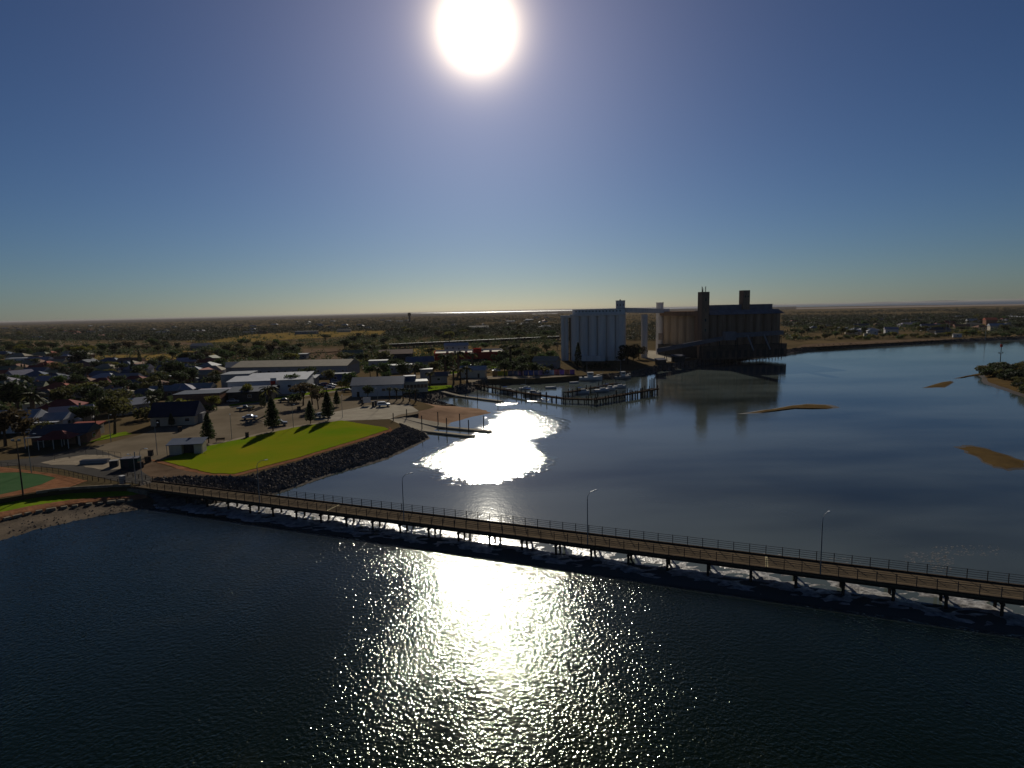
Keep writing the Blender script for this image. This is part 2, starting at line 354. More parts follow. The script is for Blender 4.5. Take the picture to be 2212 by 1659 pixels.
sheet('gravel_path', [(318, 992), (390, 1014), (455, 1027), (512, 1028), (640, 995), (765, 957), (850, 931), (840, 921), (842, 927), (762, 952), (637, 990), (507, 1023), (457, 1022), (400, 1008), (347, 994)], ZT+.045, reddirt)
sheet('forecourt', [(255, 1000), (318, 992), (390, 1014), (455, 1027), (400, 1030), (330, 1034)], ZT+.04, dirt)
sheet('sand_yard', [(88, 999), (118, 992), (186, 982), (240, 984), (268, 994), (268, 1012), (228, 1016), (160, 1004), (110, 1004)], ZT+.07, paving)
sheet('brick_paving', [(-60, 1005), (0, 1008), (120, 1024), (190, 1038), (150, 1052), (80, 1062), (0, 1075), (-60, 1084)], ZT+.065, reddirt)
sheet('green_court', [(-60, 1018), (0, 1021), (46, 1020), (90, 1025), (121, 1032), (90, 1046), (50, 1057), (0, 1068), (-60, 1078)], ZT+.09, mat('green_surface', (.04, .085, .035), .9, .2, .4, col2=(.055, .10, .045)))
for pts in ([(495, 878), (635, 857), (687, 850), (761, 837), (761, 834), (687, 845), (635, 852), (560, 864), (495, 874)], [(974, 808), (1040, 798), (1074, 794), (1072, 791), (1038, 793), (972, 803)], [(1112, 792), (1204, 777), (1204, 772), (1112, 787)],
            [(915, 846), (980, 836), (975, 832), (925, 834)], [(180, 958), (245, 945), (285, 937), (272, 932), (240, 937), (190, 947)]):
    sheet('grass_verge', pts, ZT+.085, vergem)
for pts, m in (([(190, 777), (300, 783), (375, 787), (425, 777), (405, 764), (300, 766), (196, 768)], drygrass), ([(400, 740), (540, 738), (700, 729), (835, 722), (835, 714), (700, 715), (560, 721), (425, 728)], drygrass),
            ([(380, 782), (500, 783), (480, 760), (387, 758)], drygrass), ([(640, 790), (745, 792), (730, 752), (655, 754)], dirt), ([(828, 752), (1010, 746), (1030, 757), (950, 768), (860, 772)], drygrass),
            ([(0, 745), (200, 752), (420, 744), (420, 739), (180, 744), (0, 738)], dirt), ([(1385, 772), (1430, 784), (1500, 771), (1470, 760), (1400, 757)], concrete), ([(1720, 751), (1910, 741), (2060, 733), (2060, 730.5), (1910, 735), (1735, 744)], dirt),
            ([(1018, 826), (1050, 818.5), (1150, 817.5), (1215, 813.5), (1240, 810), (1150, 811), (1050, 812), (1000, 820)], paving)):
    sheet('open_field' if m in (drygrass, dirt) else 'paved_yard', pts, ZT+.03, m)
sheet('salt_flat', [(1150, 679), (1205, 677.6), (1205, 676.6), (1150, 678)], ZT+.6, whitep)
sheet('mud_flat', [(1720, 668), (2230, 659), (2230, 656.5), (1720, 665)], ZT+.6, mat('pale_flat', (.22, .18, .16), .9, .2, .004))
# the marsh plain beyond the town is lower scrub
sheet('marsh_plain', [(-900, 718), (0, 703), (600, 690), (1200, 677.5), (1720, 668), (1720, 662), (1200, 671.8), (600, 684), (0, 697.5), (-900, 717)], ZT+.3, mat('marsh', (.055, .047, .043), .95, .3, .003, col2=(.09, .075, .065)))
# sandbars in the channel
def shoal(pts, m, h=.22, name='sandbar'):
    P = [G(u, v, 0) for u, v in pts]; c = sum(P, Vector())/len(P); mb = MB(); rings = ((1.12, -.1), (.88, .16), (.6, .8), (.25, 1)); n = len(P)*3; Q = []
    for i in range(len(P)):
        a, b = P[i], P[(i+1) % len(P)]
        Q += [a.lerp(b, f/3)+Vector((random.uniform(-.5, .5), random.uniform(-.5, .5), 0)) for f in range(3)]
    for s, k in rings: mb.v += [tuple(c+(p-c)*s+Vector((0, 0, h*k))) for p in Q]
    mb.v.append((c.x, c.y, h))
    for r in range(3):
        for i in range(n): mb.f.append((r*n+i, r*n+(i+1) % n, (r+1)*n+(i+1) % n, (r+1)*n+i)); mb.m.append(0)
    for i in range(n): mb.f.append((3*n+i, 3*n+(i+1) % n, 4*n)); mb.m.append(0)
    mb.m = [1 if i < n*1 else 0 for i in range(len(mb.f))]
    return struct(name, mb, [m, wetsand], True)
shoal([(1597, 894), (1650, 886), (1700, 877), (1740, 872), (1790, 874), (1810, 880), (1788, 884), (1740, 881), (1690, 886), (1650, 892)], ochre)
shoal([(1992, 838), (2030, 826), (2056, 823), (2058, 827), (2040, 837)], ochre)
shoal([(2060, 818), (2085, 812), (2118, 806), (2130, 809), (2100, 813), (2075, 817)], ochre)
shoal([(2066, 966), (2095, 961), (2135, 970), (2180, 984), (2225, 1000), (2225, 1012), (2175, 1016), (2135, 1006), (2105, 986)], ochre)
shoal([(2112, 790), (2230, 786), (2400, 800), (2400, 900), (2212, 858), (2170, 843), (2130, 828), (2118, 812), (2126, 800)], ochre, .9, 'island')
# shoal of wet mud and shallow riffles under the bridge
mb = MB(); nx, ny = 190, 24; bl = (BRB-BRA).length+40
for i in range(nx+1):
    for j in range(ny+1):
        s = -10+bl*i/nx; f = j/ny; w = -4.6+f*13.6
        p = BRA+BRD*s+BRN*w
        e = min(f, 1-f)*4; e = min(1, e)
        mid = .55+.45*math.cos(min(1, s/70)*3.1416) if s < 70 else .1
        z = -.14+.14*e*(1+mid*.9)+random.uniform(-.11, .11)*e+.07*math.sin(s*.55+w)*e
        mb.v.append((p.x, p.y, z))
for i in range(nx):
    for j in range(ny):
        a = i*(ny+1)+j; mb.f.append((a, a+ny+1, a+ny+2, a+1)); mb.m.append(0)
struct('tidal_shoal', mb, FOAM, True)
# hills on the far side of the gulf
mb = MB(); n = 90
for i in range(n+1):
    a = math.radians(-4+52*i/n); d = 42000; h = 90+60*math.sin(i*.31)+50*math.sin(i*.83+1)+30*random.random(); h = max(30, h)*(.25 if i < 35 else .45) 
    for r, z in ((d, -5), (d+3000, h), (d+9000, -5)): mb.v.append((math.sin(a)*r, math.cos(a)*r, z))
for i in range(n):
    for j in range(2): a = i*3+j; mb.f.append((a, a+3, a+4, a+1)); mb.m.append(0)
struct('hills', mb, mat('far_hills', (.10, .11, .13), 1, .1, .0005), True)

mb = MB()
for u0, u1, v0, v1, n in ((1640, 1860, 1192, 1222, 150), (1955, 2030, 1192, 1215, 90), (2010, 2160, 1178, 1200, 110), (2010, 2060, 1200, 1235, 90), (1200, 1700, 1135, 1225, 0)):
    for _ in range(n):
        u = random.uniform(u0, u1); v = random.uniform(v0, v1)+(u-1640)*.06*(u < 1900); p = G(u, v, .012); r = random.uniform(.05, .17)
        mb.add([p+Vector((math.cos(k*1.05)*r*random.uniform(.6, 1.6), math.sin(k*1.05)*r*random.uniform(.5, 1), 0)) for k in range(6)], [(0, 1, 2, 3, 4, 5)])
tag(build('foam', mb, mat('foam', (.12, .115, .11), .6, .3, 2, spec=.3)), 'pale foam flecks drifting beyond the right half of the bridge', None, None, 'stuff')
# ------------------------------------------------------------------ timber and steel bridge
BL0, BL1 = -((BRA-G(280, 1051, 2.1)).length), (BRB-BRA).length+30
BW = 4.5; ROT = math.atan2(BRD.y, BRD.x)
br = empty('road_bridge', BRA+BRD*BL0, ROT, 'long low bridge with brown deck and post railings crossing the channel', 'bridge')
LEN = BL1-BL0
sgn = 1 if (Vector((-BRD.y, BRD.x, 0)).dot(BRN) > 0) else -1
def by(w): return w*sgn
Z0 = -2.1
br.location.z = 0
build('deck', MB().box((LEN/2, by(BW/2), 2.0), (LEN, BW, .2)), deckm, br)
for w in (.12, BW-.12): build('kerb', MB().box((LEN/2, by(w), 2.19), (LEN, .22, .18)), timber, br)
for w in (.35, BW-.35, BW/2): build('girder', MB().box((LEN/2, by(w), 1.72), (LEN, .3, .36)), timber, br)
post = MB().box((0, 0, .6), (.085, .085, 1.2)).mesh('post', darksteel)
k = 0; x = 6
while x < LEN-1:
    for w in (.12, BW-.12): inst('post', post, br, (x, by(w), 2.28))
    x += 2.0
for w in (.12, BW-.12):
    for z in (2.58, 2.86, 3.14, 3.42): build('rail', MB().tube((5, by(w), z), (LEN-1, by(w), z), .028, n=5), darksteel, br)
pile = MB().tube((0, 0, -1.2), (0, 0, 1.55), .19, .17, 8).mesh('pile', timber)
cap = MB().box((0, by(BW/2), 1.42), (.32, BW+.2, .28)).mesh('cap_beam', timber)
x = 5.0
while x < LEN:
    for w in (.25, BW/2, BW-.25): inst('pile', pile, br, (x, by(w), 0))
    inst('cap_beam', cap, br, (x, 0, 0)); x += 5.2
for u in (1657, 700):
    p = G(u, 1066+(u-387)*.1282, 2.1); xx = (p-br.location).dot(BRD)
    build('expansion_joint', MB().box((xx, by(BW/2), 2.104), (.3, BW-.5, .012)), mat('joint_plate', (.42, .36, .22), .6), br)
# abutment
ab = MB()
build('abutment', MB().box((2.6, by(BW/2), .85), (6, BW+.8, 2.1)), stonem, br)
# street lamps
def lamp(loc, h, az, label, arm=1.4, head=True):
    e = empty('street_lamp', loc, az, label, 'lamp post', 'slim street lamps')
    build('pole', MB().tube((0, 0, 0), (0, 0, h*.9), .085, .055, 7), steel, e)
    pts = [(0, 0, h*.9), (.12*arm, 0, h*.96), (.45*arm, 0, h), (arm, 0, h+.05)]
    build('arm', MB().path(pts, .04, 5), steel, e)
    build('lamp_head', MB().box((arm+.25, 0, h+.04), (.6, .24, .12), 0, 0, .8), lensm, e)
    return e
for u, ln in ((560, 'leftmost of four street lamps along the bridge railing, over the rocks'), (872, 'street lamp on the bridge left of the sun glitter'), (1269, 'street lamp on the bridge just right of the sun glitter'), (1772, 'tallest looking street lamp, near the right end of the bridge')):
    p = G(u, 1066+(u-387)*.1282, 2.1)+BRN*.12; p.z = 2.1
    lamp(p, 7.6, ROT+math.radians(62), ln)
for u, v, h, ln in ((240, 955, 7.5, 'slim lamp post at the car park edge left of the toilet block'), (340, 983, 8, 'lamp post beside the small toilet block'), (501, 949, 7, 'lamp post on the lawn edge between two pines'), (634, 924, 7, 'lamp post on the lawn edge beside the third pine'), (740, 902, 7, 'lamp post at the top corner of the lawn'),
                    (817, 885, 7.5, 'lamp post on the boat ramp apron near the parked car'), (68, 1022, 8.5, 'curved lamp post beside the road by the green court'), (294, 1046, 6, 'short lamp post at the bridge entrance'), (308, 1044, 7, 'second lamp post at the bridge entrance')):
    lamp(G(u, v, ZT), h, random.uniform(0, 6.28), ln, 1.0)
fl = empty('floodlight_pole', G(50, 1069, ZT), 0, 'tall dark floodlight pole on the grass beside the green court', 'light pole')
build('pole', MB().tube((0, 0, 0), (0, 0, 10.5), .14, .08, 8), darksteel, fl)
build('crossarm', MB().box((0, 0, 10.4), (1.6, .1, .1)), darksteel, fl)
for x in (-.6, .6): build('floodlight', MB().box((x, -.12, 10.65), (.45, .25, .35)), steel, fl)
# ------------------------------------------------------------------ rock revetment round the lawn
def icorock(r):
    b = [Vector(p).normalized() for p in ((1, 0, 0), (-1, 0, 0), (0, 1, 0), (0, -1, 0), (0, 0, 1), (0, 0, -1), (1, 1, 1), (-1, 1, .6), (1, -1, .5), (-1, -1, 1))]
    return [p*r*random.uniform(.75, 1.2) for p in b[:6]]
RF = [(0, 2, 4), (2, 1, 4), (1, 3, 4), (3, 0, 4), (2, 0, 5), (1, 2, 5), (3, 1, 5), (0, 3, 5)]
def rocks(mb, i0, i1, n, r0, r1, q0=0.05, q1=1.0):
    ln = [(SH[i]-SH[i+1]).length+(TOP[i]-TOP[i+1]).length for i in range(i0, i1)]
    for _ in range(n):
        i = random.choices(range(i0, i1), ln)[0]; f = random.random(); q = random.uniform(q0, q1)
        p = SH[i].lerp(SH[i+1], f).lerp(TOP[i].lerp(TOP[i+1], f), q); p.z = q*ZT+.05
        R = random.uniform(r0, r1); rot = Matrix.Rotation(random.uniform(0, 6.3), 3, 'Z') @ Matrix.Rotation(random.uniform(0, 1.5), 3, 'X')
        mb.add([p+rot @ v for v in icorock(R)], RF)
mb = MB(); rocks(mb, 7, 14, 6500, .16, .46, .10)
tag(build('rock_revetment', mb, rockm), 'bank of dark broken rocks below the bright lawn', None, None, 'stuff')
mb = MB(); rocks(mb, 21, 27, 700, .25, .6); rocks(mb, 31, 43, 2600, .4, .9, .1)
tag(build('river_rocks', mb, rockm), 'rocks lining the far river bank', None, None, 'stuff')
mb = MB()
for _ in range(260):
    a = random.choices(range(0, 7), [2, 3, 3, 3, 3, 2, 3])[0]; f = random.random(); q = random.uniform(.03, .5) if a < 4 else random.uniform(-.02, .35)
    p = SH[a].lerp(SH[a+1], f).lerp(TOP[a].lerp(TOP[a+1], f), q); p.z = max(0, q)*.65-.02
    R = random.uniform(.06, .24); mb.add([p+v for v in icorock(R)], RF)
tag(build('beach_stones', mb, rockm), 'scattered dark stones on the muddy beach', None, None, 'stuff')
# stone edging along the beach: each block its own part
se = empty('stone_edging', SH[1].lerp(TOP[1], .57), 0, 'low wall of pale stone blocks above the muddy beach', 'stone wall')
bm_ = [MB().box((0, 0, .3), (1.5, .75, .62), 0, 0, .86).mesh('stone_block', stonem), MB().box((0, 0, .27), (1.1, .8, .55), .1, 0, .8).mesh('stone_block', stonem)]
base = se.location.copy()
for a in range(0, 5):
    s0, s1 = SH[a].lerp(TOP[a], .55), SH[a+1].lerp(TOP[a+1], .55); dd = (s1-s0); n = max(1, int(dd.length/1.5))
    for i in range(n):
        p = s0.lerp(s1, (i+.5)/n)+Vector((random.uniform(-.1, .1), random.uniform(-.25, .25), 0)); p.z = .38+random.uniform(-.08, .05)
        inst('stone_block', random.choice(bm_), se, p-base, math.atan2(dd.y, dd.x)+random.uniform(-.15, .15), sc=random.uniform(.85, 1.1))
# ------------------------------------------------------------------ fences, posts and walls near the bridge end
def fence(name, pts, h, gap, label, mats=darksteel, z=ZT, rails=(.5, 1.0), pr=.045, cat='fence', panel=None):
    P = [G(u, v, z) for u, v in pts]; e = empty(name, P[0], 0, label, cat)
    pm = MB().tube((0, 0, 0), (0, 0, h), pr, n=5).mesh('post', mats); o = P[0]
    for a, b in zip(P, P[1:]):
        n = max(1, int((b-a).length/gap))
        for i in range(n): inst('post', pm, e, a.lerp(b, i/n)-o)
        for r in rails: build('rail', MB().tube(a-o+Vector((0, 0, h*r)), b-o+Vector((0, 0, h*r)), .03, n=4), mats, e)
        if panel: 
            d = b-a; build('panel', MB().box(((a+b)/2-o+Vector((0, 0, h*.45)))[:], (d.length, .05, h*.9), math.atan2(d.y, d.x)), panel, e)
    inst('post', pm, e, P[-1]-o); return e
fence('pipe_fence', [(-40, 1006), (18, 1011), (40, 1013), (90, 1018), (140, 1026), (190, 1040)], 1.2, 2.0, 'dark pipe fence curving between the road and the green court')
fence('guard_rail', [(200, 1038), (240, 1043), (286, 1048), (318, 1051)], .9, 1.8, 'low post rail leading to the near side of the bridge', timber, rails=(.6, 1.0), pr=.08)
fence('guard_rail', [(264, 1027), (300, 1034), (345, 1041)], .9, 1.8, 'low post rail leading to the far side of the bridge', timber, rails=(.6, 1.0), pr=.08)
fence('wire_fence', [(118, 995), (150, 990), (186, 984), (210, 985), (262, 992)], 1.6, 2.2, 'thin wire fence round the small sandy yard', darksteel, rails=(.98,), pr=.035)
fence('boundary_fence', [(72, 969), (110, 965), (162, 957)], 1.8, 2.5, 'dark solid fence in front of the open veranda house', darksteel, panel=mat('dark_fence_panel', (.04, .05, .045), .9))
pw = empty('promenade_wall', G(80, 1066, ZT), 0, 'low curved concrete wall along the foreshore path', 'wall')
o = pw.location.copy(); W_ = [G(u, v, ZT) for u, v in ((78, 1065), (120, 1059), (160, 1055.5), (230, 1051.5), (283, 1050))]
for a, b in zip(W_, W_[1:]): d = b-a; build('wall_panel', MB().box(((a+b)/2-o+Vector((0, 0, .12)))[:], (d.length-.02, .35, .5), math.atan2(d.y, d.x)), stonem, pw)
# utility box, tank and small yard things
ub = empty('utility_cabinet', G(265, 1044, ZT), ROT, 'pale grey utility cabinet beside the bridge entrance', 'cabinet')
build('body', MB().box((0, 0, .75), (.9, .7, 1.5)), greyp, ub); build('lid', MB().box((0, 0, 1.54), (1.0, .8, .08)), whitep, ub)
tk = empty('pump_shed', G(284, 1010, ZT), .2, 'small dark green pump shed with pipes in the sandy yard', 'shed')
build('wall', MB().box((0, 0, 1.1), (3.4, 2.2, 2.2)), mat('green_shed', (.03, .05, .045), .8), tk); build('roof', MB().box((0, 0, 2.26), (3.6, 2.4, .12)), silor, tk); build('door', MB().box((-.6, -1.12, .95), (.9, .05, 1.8)), darksteel, tk)
build('vent_pipe', MB().tube((.8, .2, 2.3), (.8, .2, 3.5), .12), steel, tk)
bx = empty('equipment_crate', G(247, 1008, ZT), .4, 'dark square crate left of the green pump shed', 'crate')
build('body', MB().box((0, 0, .7), (1.6, 1.3, 1.4)), darksteel, bx); build('lid', MB().box((0, 0, 1.44), (1.7, 1.4, .08)), greyp, bx)
for q, (u, v, ln) in enumerate(((196, 1001, 'grey pile of pipes in the middle of the sandy yard'), (216, 1000, 'second pile of grey pipes nearer the crate'))):
    e = empty('pipe_stack', G(u, v, ZT), .1, ln, 'pipes')
    for i in range(6): build('pipe', MB().tube((-2, (i % 3)*.5-.5, .25+.42*(i//3)), (2, (i % 3)*.5-.5, .25+.42*(i//3)), .22, n=8), greyp, e)
def bin_(u, v, ln, s=1.0):
    e = empty('litter_bin', G(u, v, ZT+.1), random.uniform(0, 3), ln, 'bin', 'dark litter bins')
    build('body', MB().box((0, 0, .6*s), (.95*s, .95*s, 1.2*s), 0, 0, .92), darksteel, e); build('lid', MB().box((0, 0, 1.25*s), (1.05*s, 1.05*s, .1)), timber, e)
for a in ((534, 944, 'dark litter bin on the lawn edge left of the tallest near pine'), (447, 896, 'dark litter bin by the far kerb of the car park'), (389, 931, 'dark litter bin right of the dark-roofed hall'), (326, 984, 'dark bin left of the toilet block'), (320, 998, 'dark bin on the forecourt near the bridge'), (304, 1010, 'dark bin nearest the bridge rail'), (646, 886, 'bin among the car park trees'), (781, 865, 'bin beside the blue-roofed shed')): bin_(*a)
be = empty('park_bench', G(476, 954, ZT+.1), .35, 'wooden bench on the lawn edge between the first pine and lamp post', 'bench')
build('seat', MB().box((0, 0, .45), (2.2, .45, .07)), timber, be); build('backrest', MB().box((0, .25, .75), (2.2, .06, .4)), timber, be)
for x in (-.9, .9): build('leg', MB().box((x, .05, .22), (.08, .4, .42)), darksteel, be)
# ------------------------------------------------------------------ pontoons
def pontoon(a, b, wid, z, label, piles, n=7, zend=None):
    A, B = G(a[0], a[1], z), G(b[0], b[1], .5); d = B-A; ln = math.hypot(d.x, d.y); e = empty('pontoon', A, math.atan2(d.y, d.x), label, 'pontoon')
    seg = ln/n
    for i in range(n):
        f0, f1 = i/n, (i+.985)/n; z0 = max(.5, z-(z-.5)*f0*2.2)-z; z1 = max(.5, z-(z-.5)*f1*2.2)-z
        h = wid/2
        V = [(f0*ln, -h, z0), (f1*ln, -h, z1), (f1*ln, h, z1), (f0*ln, h, z0)]; V += [(p[0], p[1], p[2]-.45) for p in V]
        build('deck_section', MB().add(V, [(0, 1, 2, 3), (7, 6, 5, 4), (4, 5, 1, 0), (5, 6, 2, 1), (6, 7, 3, 2), (7, 4, 0, 3)]), concrete, e)
    for (u, v, side) in piles:
        p = G(u, v, .3); t = (p-A).dot(d.normalized()); build('pile', MB().tube((t, side*(h+.2), -z-1), (t, side*(h+.2), 4.6-z), .15, n=7), darksteel, e)
    return e
pontoon((820, 907), (1024, 941), 1.7, ZT, 'near floating pontoon running out from the boat ramp', ((869, 917, 1), (913, 928, 1), (959, 936, 1), (1007, 941, 1)))
pontoon((856, 899), (1060, 931), 1.7, ZT, 'far floating pontoon on the sand side of the boat ramp', ((901, 907, 1), (944, 920, 1), (990, 925, 1), (1036, 932, 1)))
pontoon((928, 838), (1084, 866), 1.9, ZT, 'floating pontoon near the marina reached by a pale gangway', ((999, 857, 1), (1036, 861, -1), (1083, 866, -1)))
# ------------------------------------------------------------------ timber marina jetty
def jetty(name, pts, wid, zt, label, gap=3.5, rail=True, extra=0):
    P = [G(u, v, zt) for u, v in pts]; o = P[0].copy(); o.z = 0; e = empty(name, o, 0, label, 'jetty')
    pm = [MB().tube((0, 0, -1), (0, 0, zt+q), .2, .17, 6).mesh('pile', timber) for q in (.2, .9, 1.7, -.3)]
    for a, b in zip(P, P[1:]):
        d = b-a; rz = math.atan2(d.y, d.x); m = (a+b)/2-o; nrm = Vector((-d.y, d.x, 0)).normalized()*(wid/2+.1)
        n = max(1, int(d.length/1.2))
        pl = MB().box((0, 0, 0), (1.12, wid, .12)).mesh('plank', timber) if not ('plank', wid) in MATS else MATS[('plank', wid)]; MATS[('plank', wid)] = pl
        for i in range(n): inst('plank', pl, e, a.lerp(b, (i+.5)/n)-o+Vector((0, 0, random.uniform(-.03, .03))), rz)
        for s in (1, -1): build('beam', MB().box((m+nrm*s*.8-Vector((0, 0, .25)))[:], (d.length, .25, .35), rz), timber, e)
        k = int(d.length/gap)+1
        for i in range(k):
            for s in (1, -1):
                p = a.lerp(b, i/max(1, k))+nrm*s-o; p.z = 0; inst('pile', random.choice(pm), e, p+Vector((random.uniform(-.3, .3), random.uniform(-.2, .2), 0)))
    return e
jetty('timber_jetty', [(1020, 829), (1130, 848), (1220, 860), (1278, 862)], 2.2, 1.7, 'old dark timber jetty arm along the marina front', 3.2)
jetty('timber_jetty', [(1278, 863), (1350, 851), (1419, 839)], 2.4, 1.9, 'outer timber jetty arm ending in tall dark piles', 1.7)
jetty('timber_jetty', [(1222, 847), (1280, 837), (1335, 826)], 1.8, 1.6, 'inner timber jetty arm behind the moored boats', 3.2)
for i, (u, v) in enumerate(((1408, 838), (1414, 836), (1419, 834), (1419, 840), (1411, 842), (1404, 845))):
    p = G(u, v, 0); o = build('mooring_pile', MB().tube((0, 0, -1), (0, 0, 4.2+random.random()*.8), .24, .2, 7), timber, None, p)
    tag(o, ('tall mooring pile at the jetty tip, %s of the back row', 'tall mooring pile at the jetty tip, %s of the front row')[i//3] % ('left', 'middle', 'right')[i % 3 if i < 3 else (2, 1, 0)[i-3]], 'pile', 'mooring piles at the jetty tip')
# ------------------------------------------------------------------ boats
def hull_mesh(l, w, h, m):
    mb = MB(); st = ((-.5, .42, .0), (-.25, .5, 0), (.1, .48, .03), (.32, .32, .12), (.45, .12, .22), (.5, .01, .3)); n = len(st)
    for (x, b, rise) in st:
        for (yy, zz) in ((-1, 1), (-.92, .45), (-.45, 0), (.45, 0), (.92, .45), (1, 1)): mb.v.append((x*l, yy*b*w, zz*h*(1+rise)+(rise*h*.3 if zz == 0 else 0)-.25))
    for i in range(n-1):
        for j in range(5): a = i*6+j; mb.f.append((a, a+6, a+7, a+1)); mb.m.append(0)
        mb.f.append((i*6+5, i*6+11, i*6+6, i*6)); mb.m.append(0)
    mb.f.append((5, 4, 3, 2, 1, 0)); mb.m.append(0)
    return mb.mesh('hull', m)
def boat(u, v, l, rz, label, kind='cruiser', hm=whitep):
    w = l*.32; h = l*.14+.35; e = empty('boat', G(u, v, 0), rz, label, 'boat', 'moored boats'); inst('hull', hull_mesh(l, w, h, hm), e)
    z = h-.25
    if kind == 'cruiser':
        build('cabin', MB().box((l*.05, 0, z+.45), (l*.38, w*.68, 1.0), 0, 0, .82), whitep, e); build('windscreen', MB().box((l*.245, 0, z+.62), (.08, w*.55, .45)), glass, e)
        for s in (1, -1): build('window', MB().box((l*.04, s*w*.335, z+.6), (l*.24, .05, .35)), glass, e)
        build('canopy', MB().box((-l*.2, 0, z+1.7), (l*.28, w*.66, .08)), bluep, e)
        for s in (1, -1): build('canopy_post', MB().tube((-l*.3, s*w*.3, z), (-l*.3, s*w*.3, z+1.7), .03), steel, e)
        build('bow_rail', MB().path([(l*.2, w*.42, z+.5), (l*.4, w*.2, z+.75), (l*.5, 0, z+.85), (l*.4, -w*.2, z+.75), (l*.2, -w*.42, z+.5)], .03, 4), steel, e)
    elif kind == 'trawler':
        build('wheelhouse', MB().box((-l*.02, 0, z+1.1), (l*.24, w*.62, 2.2)), whitep, e); build('roof', MB().box((-l*.02, 0, z+2.26), (l*.28, w*.72, .12)), whitep, e)
        build('window', MB().box((l*.105, 0, z+1.55), (.06, w*.5, .6)), glass, e)
        for s in (1, -1): build('window', MB().box((-l*.02, s*w*.312, z+1.55), (l*.18, .05, .55)), glass, e)
        build('mast', MB().tube((-l*.16, 0, z), (-l*.16, 0, z+7.5), .09, .05), steel, e); build('boom', MB().tube((-l*.16, 0, z+1.5), (-l*.46, 0, z+4.2), .06), steel, e)
        build('deck_winch', MB().box((-l*.33, 0, z+.4), (1.0, w*.4, .8)), darksteel, e); build('bow_rail', MB().path([(l*.2, w*.42, z+.7), (l*.42, w*.18, z+1.2), (l*.5, 0, z+1.35), (l*.42, -w*.18, z+1.2), (l*.2, -w*.42, z+.7)], .04, 4), steel, e)
    elif kind == 'yacht':
        build('cabin', MB().box((l*.05, 0, z+.25), (l*.4, w*.55, .55), 0, 0, .8), whitep, e); build('mast', MB().tube((l*.08, 0, z), (l*.08, 0, z+l*1.15), .07, .04), steel, e); build('boom', MB().tube((l*.08, 0, z+1.2), (-l*.4, 0, z+1.2), .06), steel, e)
        build('furled_sail', MB().tube((l*.04, 0, z+1.35), (-l*.38, 0, z+1.3), .14, .1), whitep, e)
    else:
        build('thwart', MB().box((0, 0, z-.2), (.3, w*.8, .05)), timber, e); build('outboard', MB().box((-l*.52, 0, z), (.3, .3, .7)), darksteel, e)
    return e
boat(1098, 849, 6.6, .1, 'white cabin cruiser moored left of the jetty, nearest the pontoon'); boat(1150, 854, 7.6, -.2, 'white cabin cruiser with high cabin moored second from the pontoon')
boat(1276, 821.5, 11.5, .03, 'white trawler with tall mast moored in the shade below the white silos', 'trawler'); boat(1346, 818, 8.5, .3, 'smaller work boat moored at the far bank right of the trawler', 'trawler', greyp)
boat(1190, 839, 5, 0, 'low pale motor boat catching the light behind the jetty', 'dinghy'); boat(1258, 850, 6, .2, 'white cruiser inside the jetty corner'); boat(1300, 846, 7, .3, 'white yacht inside the jetty, left of the outer arm', 'yacht'); boat(1316, 842, 5.5, .2, 'small cruiser moored between the jetty arms, below the yacht mast')
boat(1338, 838, 6.5, .25, 'yacht with bare mast nearest the jetty tip', 'yacht'); boat(1240, 828, 4.5, .1, 'small open boat left of the trawler', 'dinghy'); boat(1134, 841, 5.5, .4, 'yacht with thin mast in the dark basin behind the cruisers', 'yacht')
# channel beacon on the island
e = empty('channel_beacon', G(2160, 789, .6), .3, 'tall dark channel beacon with cross arms on the mangrove island', 'beacon')
build('pole', MB().tube((0, 0, -.6), (0, 0, 11.5), .22, .14, 7), darksteel, e); build('crossarm', MB().box((0, 0, 6.4), (3.2, .2, .2)), darksteel, e); build('top_mark', MB().lathe((0, 0, 9.6), ((.05, 0), (.55, .1), (.55, 1.4), (.05, 1.7)), 8), redp, e)
for x in (-1.4, 1.4): build('lantern', MB().box((x, 0, 6.8), (.3, .3, .6)), darksteel, e)
# ------------------------------------------------------------------ grain silos
def at_d(u, D, z=ZT):
    r = ray(u, 700); h = math.hypot(r.x, r.y); return Vector((r.x/h*D, r.y/h*D, z))
def silo_row(e, pts_local, r, z1, m, name='silo_bin'):
    key = (name, round(r, 2), round(z1, 1), m.name)
    if key not in MATS: MATS[key] = MB().lathe((0, 0, 0), ((r, 0), (r, z1)), 24).mesh(name, m, False)
    for x, y in pts_local: inst(name, MATS[key], e, (x, y, 0))
# white block
A = at_d(1232, 384); Bp = at_d(1349, 381); d = Bp-A; rz = math.atan2(d.y, d.x); ln = d.length
ws = empty('white_silos', A, rz, 'tall white block of grain silos with round tower beside the marina', 'grain silo')
r = ln/12; 
silo_row(ws, [(r*(2*i+1), r+2*r*j) for i in range(6) for j in range(4)], r*1.02, 28.6, silow)
build('parapet', MB().box((ln/2, 4*r, 29.0), (ln+.6, 8*r+.8, 1.2)), silow, ws)
ga = build('gallery', MB().box((ln/2+.3, 3*r, 31.0), (ln-.5, 4.5, 2.8)), silow, ws)
build('roof', MB().box((ln/2+.3, 3*r, 32.48), (ln, 5.0, .16)), silor, ga)
for i in range(14): build('window', MB().box((3+i*(ln-6)/13, 3*r-2.27, 31.2), (.9, .06, .8)), glass, ga)
tw = build('round_tower', MB().lathe((ln-3.0, 3.6*r, 0), ((2.95, 0), (2.95, 37.2), (3.1, 37.3), (3.1, 37.7)), 24), silow, ws)
for a in (-2.2, -1.57, -.9): build('window', MB().box((ln-3.0+2.95*math.cos(a), 3.6*r+2.95*math.sin(a), 34.8), (.55, .3, 1.1), a+1.57), darksteel, tw)
